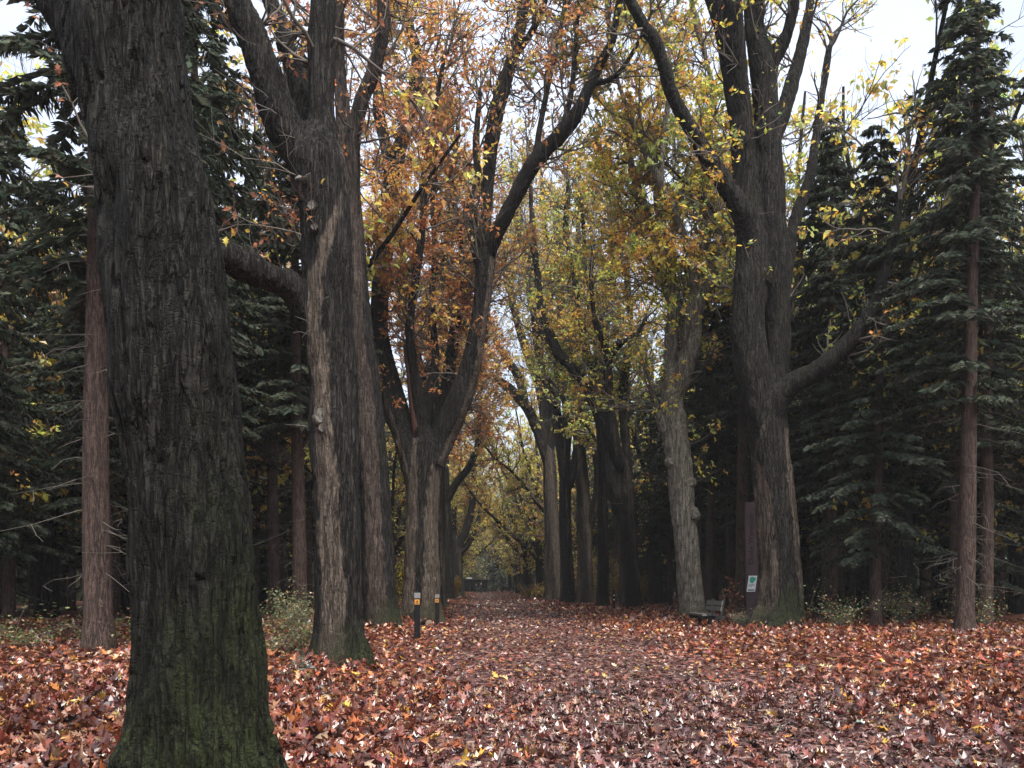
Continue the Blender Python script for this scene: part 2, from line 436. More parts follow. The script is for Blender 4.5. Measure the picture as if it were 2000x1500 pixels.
# ------------------------------------------------------------------ hero oaks: skeleton -> fused surface -> trunk / limbs
def oak(label, group, d, base, chains, voxel, wet, seed, pal, bark='bark', leaf=(10, .16, KITE), sec=1.3, seclen=(1.4, 3.2), dens=(0, 4.0, 2.2),
        lev=1, flare=.35, lobes=5, lump=.03, sprigs=0, shoots=0, fiss=0.0, moss0=1.0, mh=1.1, keep=None, t0=.25, up=.25, tip=True, groove=.0, name='oak_tree'):
    rng = np.random.default_rng(seed)
    bx, by = base
    B = P(bx, by, d); B[2] = float(gh(B[0], B[1]))
    o = thing(name, B, label, 'tree', group)
    samples = []; sid = []; mb = MB(); rs = []
    for ci, ch in enumerate(chains):
        rows = []
        for c in ch:
            dd = c[3] if len(c) > 3 else 0.0
            D = d + dd
            rows.append([*P(c[0], c[1], D), c[2] * D / F * (1.22 if ci and d > 60 else 1.0)])
        if ci == 0:
            rows[0][2] = B[2] - .25
            e0, e1 = np.array(rows[-2]), np.array(rows[-1]); dv = (e1 - e0)[:3]; dv /= np.linalg.norm(dv); r_ = e1[3]
            rows += [[*(e1[:3] + dv * r_ * .9), r_ * .74], [*(e1[:3] + dv * r_ * 1.7), r_ * .3]]
        c = resample(rows, .14); rs.append(c)
        segs = 36 if ci == 0 else 20
        V, Q = tube(c[:, :3], c[:, 3], segs)
        V = V.reshape(len(c), segs, 3)
        if ci == 0:
            z = np.clip((c[:, 2] - B[2]) / .9, 0, 1)
            am = flare * (1 - z) ** 2.2
            th = np.linspace(0, 2 * math.pi, segs, endpoint=False)
            lob = np.maximum(0, np.cos(th * lobes + rng.uniform(0, 6)) + .4 * np.cos(th * 3 + rng.uniform(0, 6)) + .15)
            ctr = c[:, None, :3]
            V = ctr + (V - ctr) * (1 + am[:, None] * lob[None])[:, :, None]
            if groove:
                gl = np.cos(th * 4 + rng.uniform(0, 6)) * groove
                V = ctr + (V - ctr) * (1 + gl[None])[:, :, None]
        n = len(c) * segs
        V = V.reshape(-1, 3)
        V = np.vstack([V, c[0, :3], c[-1, :3] + (c[-1, :3] - c[-2, :3]) * .3])
        T = [[n, (k + 1) % segs, k] for k in range(segs)] + [[n + 1, n - segs + k, n - segs + (k + 1) % segs] for k in range(segs)]
        mb.add(V - B, Q, T)
        samples.append(c); sid += [ci] * len(c)
    raw = mb.build('tmp', M[bark])
    md = raw.modifiers.new('r', 'REMESH'); md.mode = 'VOXEL'; md.voxel_size = voxel
    sm = raw.modifiers.new('s', 'SMOOTH'); sm.iterations = 3; sm.factor = .5
    dg = bpy.context.evaluated_depsgraph_get(); ev = raw.evaluated_get(dg); me = ev.to_mesh()
    nv = len(me.vertices); co = np.empty(nv * 3, np.float32); me.vertices.foreach_get('co', co); co = co.reshape(-1, 3).astype(float)
    no = np.empty(nv * 3, np.float32); me.vertices.foreach_get('normal', no); no = no.reshape(-1, 3)
    npoly = len(me.polygons); fv = np.empty(len(me.loops), np.int32); me.loops.foreach_get('vertex_index', fv)
    lt = np.empty(npoly, np.int32); me.polygons.foreach_get('loop_total', lt)
    ls = np.empty(npoly, np.int32); me.polygons.foreach_get('loop_start', ls)
    ev.to_mesh_clear(); bpy.data.objects.remove(raw)
    Sm = np.concatenate(samples); sid = np.array(sid); Sp = Sm[:, :3] - B
    near = np.empty(nv, np.int64)
    zo = np.argsort(co[:, 2])
    for a in range(0, nv, 2500):
        ix = zo[a:a + 2500]; zl, zh = co[ix[0], 2] - .9, co[ix[-1], 2] + .9
        cs = np.where((Sp[:, 2] > zl) & (Sp[:, 2] < zh))[0]
        if len(cs) == 0: cs = np.arange(len(Sp))
        A_, B_ = co[ix], Sp[cs]
        d2 = (A_ ** 2).sum(1)[:, None] + (B_ ** 2).sum(1)[None] - 2 * A_ @ B_.T
        near[ix] = cs[(np.sqrt(np.maximum(d2, 0)) - Sm[None, cs, 3] * .9).argmin(1)]
    cid = sid[near]; u = (co[:, 0] - Sp[near, 0]) / np.maximum(Sm[near, 3], .02)
    # lumps and fissures
    rad = Sm[near, 3]
    q3 = np.array([1, 1, .4])
    dis = lump * 1.1 * vnoise(co * 2.3 * q3, seed) * np.minimum(1, rad * 3 + .2) + lump * .6 * vnoise(co * 6 * q3, seed + 1) * np.minimum(1, rad * 4) + np.where(rad > .12, .012 * vnoise(co * np.array([15, 15, 2.4]), seed + 2), 0)
    if fiss:
        fq = np.array([1, 1, .10])
        rn = np.abs(vnoise(co * 15 * fq + .35 * vnoise(co * 3, 9)[:, None], seed + 5)); rn2 = np.abs(vnoise(co * 30 * fq + .3 * vnoise(co * 5, 9)[:, None], seed + 6))
        dis = dis - fiss * (1 - np.clip(rn / .22, 0, 1)) * np.minimum(1, rad * 3) - fiss * .45 * (1 - np.clip(rn2 / .25, 0, 1)) * np.minimum(1, rad * 3)
    co = co + no * dis[:, None]
    W = wet(u, co[:, 2], cid, no, rng)
    zb = np.clip(1 - co[:, 2] / (mh * (1 + .35 * np.clip(no[:, 0], -1, 1))), 0, 1)
    ms = moss0 * (zb * .95 + .40 * np.clip(no[:, 2] - .1, 0, 1) * (cid > 0) + .27)
    # split by chain
    fc = cid[fv[ls]]
    for ci in range(len(chains)):
        sel = np.where(fc == ci)[0]
        if len(sel) == 0: continue
        q4 = sel[lt[sel] == 4]; q3 = sel[lt[sel] == 3]
        Q = fv[ls[q4][:, None] + np.arange(4)]; T = fv[ls[q3][:, None] + np.arange(3)]
        used = np.unique(np.concatenate([Q.ravel(), T.ravel()])); mp = np.zeros(nv, np.int64); mp[used] = np.arange(len(used))
        pm = MB(); pm.add(co[used], mp[Q], mp[T], wet=W[used], moss=ms[used])
        pm.build('trunk' if ci == 0 else 'limb', M[bark], o)
    # secondary growth
    g = Grow(seed + 100, dens=dens, up=up)
    for _ in range(sprigs):
        c = rs[0]; k = rng.integers(int(len(c) * .5), len(c) - 6); az = rng.uniform(-3.3, .4); q = np.array([math.cos(az), math.sin(az), rng.uniform(-.15, .35)]); q /= np.linalg.norm(q)
        g.go(c[k, :3] + q * c[k, 3] * .7, q, rng.uniform(.9, 2.0), .016, 1)
    for ci, c in enumerate(rs):
        if ci == 0: continue
        seg = np.linalg.norm(np.diff(c[:, :3], axis=0), axis=1); L = seg.sum(); n = len(c)
        for _ in range(rng.poisson(L * sec * (1 - t0))):
            k = int((t0 + (1 - t0) * rng.uniform()) * (n - 2)); tg = c[k + 1, :3] - c[k, :3]; tg /= np.linalg.norm(tg)
            q = rng.normal(0, 1, 3); q -= q.dot(tg) * tg; q /= np.linalg.norm(q)
            a = math.radians(rng.uniform(38, 95)); dr = tg * math.cos(a) + q * math.sin(a)
            g.go(c[k, :3], dr, rng.uniform(*seclen), min(.05, c[k, 3] * .45), lev)
        if tip:
            tg = c[-1, :3] - c[-3, :3]; tg /= np.linalg.norm(tg)
            for _ in range(3):
                dr = tg + rng.normal(0, .3, 3); g.go(c[-2, :3], dr / np.linalg.norm(dr), rng.uniform(2.0, 3.4), min(.06, c[-1, 3] * .7), lev)
    if shoots:
        S_ = np.concatenate(rs)
        for q_ in range(shoots):
            g2 = Grow(seed + 300 + q_, dens=(0, 3.0, 2), up=-.05, wob=.45)
            k = rng.integers(int(len(rs[0]) * .35), len(S_) - 2); p = S_[k]; az = rng.uniform(-3.0, .2)
            q = np.array([math.cos(az), math.sin(az), rng.uniform(-.2, .5)]); q /= np.linalg.norm(q)
            g2.go(p[:3] + q * p[3] * .8, q, rng.uniform(.5, 1.5), .011, 1)
            sm_ = MB()
            for p, r, sg in g2.tubes:
                V, Q = tube(p - B, r, sg); sm_.add(V, Q)
            sm_.build('dead_shoot', M['twig_pale'], o)
    lpm, ls_, tm = leaf
    kp = None if keep is None else (lambda p, r: keep(p - B, r))
    g.crown(B, pal, lpm, ls_, tm, keep=kp).build('crown', [M['leaf'], M['twig']], o)
    return o, B, rs


def wet_const(tr, li):
    def f(u, z, cid, no, rng):
        return np.where(cid == 0, tr, li) + .25 * np.sin(np.arctan2(no[:, 1], no[:, 0]) * 3 + z * .3)
    return f


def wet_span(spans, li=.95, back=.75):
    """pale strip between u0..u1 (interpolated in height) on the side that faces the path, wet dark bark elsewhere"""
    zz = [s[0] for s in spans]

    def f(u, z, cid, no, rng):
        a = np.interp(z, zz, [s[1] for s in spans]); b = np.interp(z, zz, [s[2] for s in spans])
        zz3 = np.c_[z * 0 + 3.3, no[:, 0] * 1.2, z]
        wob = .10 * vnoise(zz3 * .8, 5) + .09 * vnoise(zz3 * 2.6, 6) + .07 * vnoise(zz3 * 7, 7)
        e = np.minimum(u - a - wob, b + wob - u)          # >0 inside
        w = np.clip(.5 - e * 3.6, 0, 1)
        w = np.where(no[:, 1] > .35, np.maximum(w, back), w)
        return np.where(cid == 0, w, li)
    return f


# ---- near trunk, far left of the path
oak('huge mossy dark trunk standing nearest, cut by the lower left of the view', None, 6.0, (395, 1556),
    [[(396, 1600, 165), (395, 1500, 150), (393, 1400, 136), (392, 1300, 126), (385, 1200, 119), (372, 1000, 116), (350, 800, 112), (332, 640, 110), (300, 400, 105), (262, 100, 100), (235, -150, 92), (215, -400, 80)],
     [(290, 300, 70), (215, 160, 62, .2), (150, 20, 55, .4), (90, -160, 45, .7), (50, -400, 35, 1)],
     [(255, 60, 60), (300, -80, 50, .3), (340, -240, 42, .7), (380, -420, 36, 1.2)]],
    .0145, wet_const(.95, .95), 11, RUST, bark='bark_near', leaf=(5, .15, MED), sec=.25, tip=False, seclen=(.8, 1.6), flare=.30, lobes=6, lump=.075, fiss=.028, moss0=.8, mh=3.0, t0=.5)

# ---- tree A
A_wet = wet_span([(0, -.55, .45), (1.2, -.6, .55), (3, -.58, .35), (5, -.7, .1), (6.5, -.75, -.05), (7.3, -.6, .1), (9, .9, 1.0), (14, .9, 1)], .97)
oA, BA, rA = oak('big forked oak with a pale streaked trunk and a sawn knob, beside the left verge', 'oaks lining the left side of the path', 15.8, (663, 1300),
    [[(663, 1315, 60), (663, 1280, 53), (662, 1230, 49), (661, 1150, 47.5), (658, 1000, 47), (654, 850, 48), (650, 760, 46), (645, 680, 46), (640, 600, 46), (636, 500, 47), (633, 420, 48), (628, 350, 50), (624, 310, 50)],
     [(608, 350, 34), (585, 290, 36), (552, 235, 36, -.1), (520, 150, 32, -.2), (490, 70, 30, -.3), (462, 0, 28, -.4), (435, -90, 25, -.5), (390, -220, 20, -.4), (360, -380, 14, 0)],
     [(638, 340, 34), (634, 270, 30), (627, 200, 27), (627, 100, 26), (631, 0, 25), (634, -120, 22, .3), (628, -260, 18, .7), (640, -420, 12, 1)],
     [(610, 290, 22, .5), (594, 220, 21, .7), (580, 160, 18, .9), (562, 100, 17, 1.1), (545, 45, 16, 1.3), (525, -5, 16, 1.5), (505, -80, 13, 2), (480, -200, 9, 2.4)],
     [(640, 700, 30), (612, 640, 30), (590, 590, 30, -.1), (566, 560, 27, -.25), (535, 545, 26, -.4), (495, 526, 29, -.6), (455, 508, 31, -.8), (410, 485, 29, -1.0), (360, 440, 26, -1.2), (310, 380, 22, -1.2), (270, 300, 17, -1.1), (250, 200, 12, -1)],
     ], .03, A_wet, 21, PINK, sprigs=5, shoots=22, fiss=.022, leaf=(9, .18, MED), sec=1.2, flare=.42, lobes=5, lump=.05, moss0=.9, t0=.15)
# sawn stub and healed knots on tree A
def lathe_knot(parent, c, nrm, prof, mats, name, seg=14):
    nrm = np.array(nrm, float); nrm /= np.linalg.norm(nrm)
    pts = np.array([np.array(c) + nrm * h for h, r, m in prof]); rad = np.array([r for h, r, m in prof])
    T = nrm; ref = np.array([0, 0, 1.]) if abs(nrm[2]) < .8 else np.array([1., 0, 0]); Nn = np.cross(T, ref); Nn /= np.linalg.norm(Nn); Bb = np.cross(T, Nn)
    a = np.linspace(0, 2 * math.pi, seg, endpoint=False); rg = np.random.default_rng(int(abs(c[2]) * 1000) + 5)
    wob = 1 + rg.normal(0, .09, seg)
    V = pts[:, None] + (rad[:, None] * wob[None])[:, :, None] * (np.cos(a)[None, :, None] * Nn + np.sin(a)[None, :, None] * Bb)
    mb = MB(); n = len(prof)
    i = np.arange(n - 1)[:, None] * seg; j = np.arange(seg)[None]; k = (j + 1) % seg
    Q = np.stack([i + j, i + k, i + seg + k, i + seg + j], -1)
    base = mb
    V2 = V.reshape(-1, 3)
    for r_ in range(n - 1):
        base.Q.append(Q[r_].astype(np.int32)); base.Qm.append(np.full(seg, prof[r_][2], np.int32))
    base.V.append(V2.astype(np.float32)); base.cols.append(np.full((len(V2), 3), .1, np.float32)); base.n = len(V2)
    base.A['wet'] = [(0, np.full(len(V2), .5, np.float32))]; base.A['moss'] = [(0, np.full(len(V2), .25, np.float32))]
    return mb.build(name, mats, parent)


M['cutwood'] = plain('weathered_cut_wood', (.10, .092, .08), .85, .15, var=.6, scale=16, bump=.6)
kc = P(598, 372, 15.45) - BA
lathe_knot(oA, kc + np.array([.05, .1, -.05]), (-.22, -.62, .75), [(0, .22, 0), (.12, .2, 0), (.24, .17, 0), (.33, .165, 0), (.37, .15, 1), (.36, .10, 1), (.34, .05, 1), (.335, .001, 1)], [M['bark'], M['cutwood']], 'branch_stub')
for (kx, ky, kr) in ((640, 822, 17), (642, 845, 9), (621, 425, 10), (626, 466, 7)):
    c = P(kx, ky, 15.8) - BA; c[1] = -0.47 if ky > 700 else -.48
    r = kr * 15.8 / F
    lathe_knot(oA, c + np.array([0, .1, 0]), (0, -1, 0.05), [(-.05, r * 1.5, 0), (.07, r * 1.25, 0), (.12, r, 0), (.135, r * .8, 1), (.11, r * .6, 1), (.125, r * .4, 1), (.10, .001, 1)], [M['bark'], M['cutwood']], 'knot')

# ---- tree B just behind A
B_wet = wet_span([(0, -.65, .6), (4, -.6, .45), (8, -.8, .6), (10, -.9, .3), (12, -.9, .9)], .45)
oB, BB, rB = oak('straight pale brown oak close behind the knobbed forked oak', 'oaks lining the left side of the path', 27.6, (748, 1232),
    [[(748, 1245, 42), (746, 1210, 37), (742, 1150, 33.5), (735, 1000, 30), (727, 880, 29), (717, 760, 27), (705, 660, 25), (696, 560, 24), (688, 460, 23), (682, 380, 22)],
     [(684, 400, 18), (678, 290, 18), (668, 200, 14, .2), (661, 100, 12, .3), (661, 0, 11, .5), (658, -120, 9, .8), (662, -260, 6, 1)],
     [(690, 480, 16), (688, 330, 16, -.2), (693, 260, 15, -.3), (706, 200, 15, -.4), (727, 145, 14.5, -.6), (746, 75, 12.5, -.8), (749, 0, 11.5, -1), (752, -100, 9, -1.2), (770, -230, 6, -1.4)],
     [(672, 520, 11, .3), (650, 420, 10, .8), (610, 330, 9, 1.3), (575, 250, 8, 1.8), (560, 150, 6.5, 2.4), (550, 60, 5, 2.8)],
     [(690, 600, 10, .5), (640, 520, 10, 1.2), (575, 480, 9, 2), (540, 430, 10, 2.5), (500, 340, 8, 3), (455, 270, 7, 3.5), (420, 190, 5, 4)]],
    .035, B_wet, 31, RUST, fiss=.018, bark='bark_brown', leaf=(14, .17, MED), sec=2.2, flare=.3, lump=.03, t0=.2)

# ---- tree C, the big fork
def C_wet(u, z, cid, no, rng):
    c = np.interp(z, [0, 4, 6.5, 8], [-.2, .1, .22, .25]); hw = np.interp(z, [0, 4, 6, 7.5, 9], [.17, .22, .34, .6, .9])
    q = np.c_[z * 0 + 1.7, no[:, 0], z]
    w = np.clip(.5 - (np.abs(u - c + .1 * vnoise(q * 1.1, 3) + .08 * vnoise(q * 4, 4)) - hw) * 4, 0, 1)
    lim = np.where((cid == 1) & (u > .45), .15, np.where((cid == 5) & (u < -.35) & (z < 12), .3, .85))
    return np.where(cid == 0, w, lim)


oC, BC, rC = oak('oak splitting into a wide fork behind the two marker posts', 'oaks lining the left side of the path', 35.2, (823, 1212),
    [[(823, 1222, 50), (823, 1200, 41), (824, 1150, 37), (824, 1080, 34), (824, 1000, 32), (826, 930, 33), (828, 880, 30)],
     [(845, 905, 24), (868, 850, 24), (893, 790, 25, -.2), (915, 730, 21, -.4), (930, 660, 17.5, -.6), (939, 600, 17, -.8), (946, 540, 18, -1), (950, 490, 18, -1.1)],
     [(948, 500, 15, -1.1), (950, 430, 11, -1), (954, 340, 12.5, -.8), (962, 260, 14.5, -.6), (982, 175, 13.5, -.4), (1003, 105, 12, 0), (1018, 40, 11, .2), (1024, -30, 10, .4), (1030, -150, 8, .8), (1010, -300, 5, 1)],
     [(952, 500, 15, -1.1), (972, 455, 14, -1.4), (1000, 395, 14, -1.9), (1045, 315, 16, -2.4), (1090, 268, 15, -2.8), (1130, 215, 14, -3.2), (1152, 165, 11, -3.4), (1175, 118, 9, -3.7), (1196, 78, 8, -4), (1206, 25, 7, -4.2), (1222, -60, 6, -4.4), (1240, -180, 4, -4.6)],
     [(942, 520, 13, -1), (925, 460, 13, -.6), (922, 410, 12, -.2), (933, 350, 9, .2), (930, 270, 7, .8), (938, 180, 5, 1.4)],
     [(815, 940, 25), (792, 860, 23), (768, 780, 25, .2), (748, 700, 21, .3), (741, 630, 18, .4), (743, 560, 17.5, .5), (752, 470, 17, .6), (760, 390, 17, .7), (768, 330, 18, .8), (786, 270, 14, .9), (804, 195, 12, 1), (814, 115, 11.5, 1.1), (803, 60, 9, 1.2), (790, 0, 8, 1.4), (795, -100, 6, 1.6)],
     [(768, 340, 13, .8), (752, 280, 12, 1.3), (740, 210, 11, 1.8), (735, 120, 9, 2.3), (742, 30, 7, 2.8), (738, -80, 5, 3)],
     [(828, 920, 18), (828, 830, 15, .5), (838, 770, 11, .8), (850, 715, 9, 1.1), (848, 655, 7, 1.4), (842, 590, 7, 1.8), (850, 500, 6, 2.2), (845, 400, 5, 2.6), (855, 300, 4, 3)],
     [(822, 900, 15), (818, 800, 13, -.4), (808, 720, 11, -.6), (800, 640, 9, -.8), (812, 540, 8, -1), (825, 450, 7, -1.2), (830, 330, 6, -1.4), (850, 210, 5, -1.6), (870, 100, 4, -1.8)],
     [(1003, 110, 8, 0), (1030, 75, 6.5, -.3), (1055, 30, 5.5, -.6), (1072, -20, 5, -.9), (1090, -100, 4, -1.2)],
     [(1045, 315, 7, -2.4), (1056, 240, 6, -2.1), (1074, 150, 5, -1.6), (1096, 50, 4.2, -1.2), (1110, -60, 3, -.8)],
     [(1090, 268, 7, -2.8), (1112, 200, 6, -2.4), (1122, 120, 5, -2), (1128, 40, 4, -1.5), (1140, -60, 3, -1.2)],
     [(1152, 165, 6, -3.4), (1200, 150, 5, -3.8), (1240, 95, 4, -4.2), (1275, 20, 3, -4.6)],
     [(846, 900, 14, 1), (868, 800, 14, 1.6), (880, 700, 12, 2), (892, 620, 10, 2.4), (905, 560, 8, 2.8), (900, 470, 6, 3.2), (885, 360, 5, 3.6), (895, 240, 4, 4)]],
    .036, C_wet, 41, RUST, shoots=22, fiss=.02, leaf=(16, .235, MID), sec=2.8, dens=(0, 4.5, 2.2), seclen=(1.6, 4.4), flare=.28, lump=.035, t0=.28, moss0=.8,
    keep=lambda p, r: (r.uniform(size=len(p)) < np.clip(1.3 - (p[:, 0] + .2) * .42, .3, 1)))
# torn red-brown stub inside the fork
M['torn'] = plain('torn_red_wood', (.085, .042, .03), .8, .2, var=.5, scale=9, bump=.5, stretch=(6, 6, 1))
c0 = [P(819, 880, 35.2) - BC, P(811, 830, 34.8) - BC, P(804, 780, 34.7) - BC, P(800, 735, 34.65) - BC, P(794, 695, 34.6) - BC, P(790, 672, 34.6) - BC]
mb = MB(); V, Q = tube(c0, np.array([8, 7, 6.5, 5.5, 4, 1]) * 34.5 / F, 9); V = V + np.random.default_rng(4).normal(0, .025, V.shape); mb.add(V, Q, wet=.3); mb.build('broken_limb', M['torn'], oC)

# ---- right row
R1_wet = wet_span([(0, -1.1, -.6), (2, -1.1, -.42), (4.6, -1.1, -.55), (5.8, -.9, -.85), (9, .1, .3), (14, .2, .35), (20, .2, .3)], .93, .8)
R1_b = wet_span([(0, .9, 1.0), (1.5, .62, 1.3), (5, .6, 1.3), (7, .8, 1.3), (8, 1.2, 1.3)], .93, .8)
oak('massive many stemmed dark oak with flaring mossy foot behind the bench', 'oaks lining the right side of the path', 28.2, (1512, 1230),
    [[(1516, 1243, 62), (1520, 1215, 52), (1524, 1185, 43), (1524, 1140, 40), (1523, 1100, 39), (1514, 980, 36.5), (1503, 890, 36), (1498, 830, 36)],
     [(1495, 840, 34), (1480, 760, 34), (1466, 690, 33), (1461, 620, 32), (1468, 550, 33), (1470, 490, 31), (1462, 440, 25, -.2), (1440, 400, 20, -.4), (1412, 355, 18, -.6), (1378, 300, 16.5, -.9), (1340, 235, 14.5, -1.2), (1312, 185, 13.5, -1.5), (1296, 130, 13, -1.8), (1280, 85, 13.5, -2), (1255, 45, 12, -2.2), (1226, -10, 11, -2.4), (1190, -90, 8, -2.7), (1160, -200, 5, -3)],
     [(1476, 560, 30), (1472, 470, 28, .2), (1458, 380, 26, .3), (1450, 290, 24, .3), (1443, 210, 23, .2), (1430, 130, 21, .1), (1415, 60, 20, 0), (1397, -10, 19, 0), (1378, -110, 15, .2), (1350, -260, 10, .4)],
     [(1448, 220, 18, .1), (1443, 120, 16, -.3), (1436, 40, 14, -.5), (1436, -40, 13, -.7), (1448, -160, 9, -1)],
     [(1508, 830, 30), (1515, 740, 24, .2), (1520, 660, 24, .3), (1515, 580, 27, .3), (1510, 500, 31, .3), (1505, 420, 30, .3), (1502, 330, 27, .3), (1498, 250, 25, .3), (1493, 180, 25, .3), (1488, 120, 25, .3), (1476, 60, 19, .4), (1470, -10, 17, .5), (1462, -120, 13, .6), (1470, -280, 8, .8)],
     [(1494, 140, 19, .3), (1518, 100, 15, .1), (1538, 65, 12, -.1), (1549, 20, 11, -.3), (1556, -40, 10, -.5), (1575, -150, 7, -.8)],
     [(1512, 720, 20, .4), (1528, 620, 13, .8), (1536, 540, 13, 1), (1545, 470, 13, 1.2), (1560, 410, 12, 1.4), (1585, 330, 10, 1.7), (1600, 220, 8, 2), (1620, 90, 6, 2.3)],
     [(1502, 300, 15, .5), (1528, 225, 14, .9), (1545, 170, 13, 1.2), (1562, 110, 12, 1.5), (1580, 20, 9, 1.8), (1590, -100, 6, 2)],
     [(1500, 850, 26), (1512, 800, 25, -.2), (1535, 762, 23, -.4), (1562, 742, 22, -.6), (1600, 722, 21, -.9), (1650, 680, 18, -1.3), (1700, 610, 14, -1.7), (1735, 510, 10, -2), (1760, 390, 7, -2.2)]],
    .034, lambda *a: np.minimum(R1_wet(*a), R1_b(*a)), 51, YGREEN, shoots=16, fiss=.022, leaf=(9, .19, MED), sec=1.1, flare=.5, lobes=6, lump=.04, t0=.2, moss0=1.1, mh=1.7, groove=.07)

R2_wet = wet_const(.12, .35)
oak2, B2, r2 = oak('knobbly pale grey brown oak standing directly behind the bench back', 'oaks lining the right side of the path', 35.4, (1352, 1212),
    [[(1354, 1222, 34), (1352, 1195, 28), (1347, 1140, 24), (1340, 1060, 22.5), (1334, 985, 23), (1328, 920, 24), (1320, 850, 23), (1314, 800, 22), (1312, 755, 20)],
     [(1314, 770, 17), (1309, 710, 14, .2), (1312, 650, 14, .3), (1318, 590, 13, .4), (1316, 540, 10, .5), (1300, 470, 8, .8), (1285, 400, 7, 1), (1280, 300, 5, 1.3)],
     [(1318, 775, 18), (1336, 725, 18.5, -.2), (1350, 670, 19.5, -.3), (1354, 620, 17.5, -.4), (1368, 585, 14.5, -.5), (1386, 545, 13.5, -.6), (1400, 500, 12.5, -.6), (1420, 470, 10, -.6), (1432, 420, 9, -.5), (1440, 340, 7, -.3)],
     [(1356, 600, 11, -.3), (1366, 530, 11, .2), (1376, 470, 11.5, .5), (1386, 420, 11, .8), (1392, 350, 9, 1.1), (1385, 270, 8, 1.4), (1392, 180, 6, 1.7), (1372, 90, 6, 2), (1350, 0, 5, 2.2)],
     [(1312, 600, 8, .6), (1290, 520, 8, 1), (1276, 450, 8.5, 1.3), (1258, 405, 7, 1.5), (1240, 350, 6, 1.8), (1228, 290, 5, 2)],
     [(1366, 590, 8, -.4), (1338, 470, 7.5, -.8), (1290, 360, 6.5, -1.2), (1245, 260, 5.5, -1.6), (1210, 170, 4.5, -2), (1190, 70, 3.5, -2.3), (1185, -50, 2.5, -2.6)],
     [(1290, 360, 5.5, -1.2), (1296, 260, 5, -1), (1310, 160, 4, -.8), (1300, 50, 3, -.6)],
     [(1276, 450, 7, 1.3), (1300, 410, 6.5, 1.1), (1328, 380, 5.5, .9), (1345, 320, 4.5, .7)],
     [(1300, 840, 11), (1290, 820, 9, -.1), (1283, 800, 6, -.2), (1281, 780, 4, -.3)]],
    .034, R2_wet, 61, YGREEN, keep=lambda p, r: r.uniform(size=len(p)) < np.where(p[:, 2] < 14.5, .38, 1), sprigs=9, shoots=8, fiss=.016, bark='bark_pale', leaf=(18, .24, MID), sec=2.8, dens=(0, 4.5, 2.2), seclen=(1.6, 4.4), flare=.3, lump=.075, moss0=.75, t0=.12)
for kx, ky, kr in ((1325, 858, 8), (1345, 945, 8), (1350, 1005, 10), (1346, 1050, 6), (1352, 1085, 5), (1312, 905, 9)):
    c = P(kx, ky, 35.4) - B2; c[1] = -.46; r = kr * 35.4 / F
    lathe_knot(oak2, c + np.array([0, .1, 0]), (.1, -1, .05), [(-.15, r * 1.7, 0), (.03, r * 1.3, 0), (.1, r, 0), (.12, r * .7, 0), (.09, r * .45, 0), (.08, .001, 0)], [M['bark_pale'], M['cutwood']], 'knot')

oR3, B3, r3 = oak('dark oak with a swollen burl and black forked limbs, beside the reflector post', 'oaks lining the right side of the path', 48.6, (1231, 1193),
    [[(1232, 1200, 27), (1231, 1180, 22), (1229, 1120, 19), (1227, 1060, 19.5), (1224, 1020, 22), (1224, 985, 21), (1222, 940, 16), (1222, 920, 14)],
     [(1216, 1000, 17), (1203, 965, 17), (1194, 910, 16, .2), (1182, 850, 14, .4), (1168, 800, 13, .6), (1148, 755, 12.5, .8), (1120, 720, 11, 1), (1095, 695, 10, 1.2), (1076, 660, 9, 1.4), (1060, 610, 8, 1.6), (1050, 540, 7, 1.9), (1040, 450, 5, 2.2), (1035, 350, 3.5, 2.5)],
     [(1220, 930, 11), (1206, 890, 10, -.3), (1196, 830, 9.5, -.5), (1190, 770, 9, -.6), (1188, 700, 8.5, -.7), (1176, 660, 7, -.9), (1163, 625, 6, -1), (1155, 560, 5, -1.2), (1160, 470, 4, -1.4)],
     [(1189, 700, 7, -.7), (1205, 675, 7, -.9), (1225, 664, 6, -1.1), (1242, 655, 5, -1.3), (1262, 620, 4, -1.5)],
     [(1225, 940, 11, .3), (1222, 860, 10, .7), (1219, 780, 9, 1), (1222, 720, 7, 1.3), (1232, 640, 6, 1.6), (1225, 540, 5, 2), (1235, 430, 4, 2.4)],
     [(1168, 800, 9, .8), (1150, 700, 7, 1.4), (1130, 620, 6.5, 1.8), (1122, 540, 5.5, 2.2), (1105, 450, 5, 2.6), (1110, 350, 3.5, 3)],
     [(1190, 900, 9, .8), (1175, 780, 8, 1.6), (1170, 680, 7, 2.2), (1180, 590, 6, 2.6), (1195, 500, 5, 3), (1190, 400, 3.5, 3.4)]],
    .042, wet_const(.58, .85), 71, YGREEN, sprigs=9, bark='bark_brown', leaf=(9, .24, MID), sec=2.4, seclen=(2, 4.6), flare=.25, lump=.08, t0=.25, moss0=.5)

oak('slim straight oak trunk just left of the reflector post', 'oaks lining the right side of the path', 52.0, (1178, 1190),
    [[(1179, 1196, 14.5), (1178, 1180, 12.5), (1178, 1100, 11), (1177, 1000, 10), (1176, 900, 9), (1172, 800, 8.5), (1170, 720, 8)],
     [(1171, 740, 7), (1160, 650, 6, .3), (1145, 560, 5, .6), (1140, 450, 4, 1), (1130, 330, 3, 1.5)],
     [(1172, 740, 7), (1185, 640, 6, -.3), (1200, 540, 5, -.6), (1205, 420, 4, -1), (1220, 300, 3, -1.4)]],
    .042, wet_const(.75, .9), 81, YGREEN, bark='bark_brown', leaf=(9, .23, KITE), sec=2.4, seclen=(2, 4.6), flare=.25, t0=.1, moss0=.6)

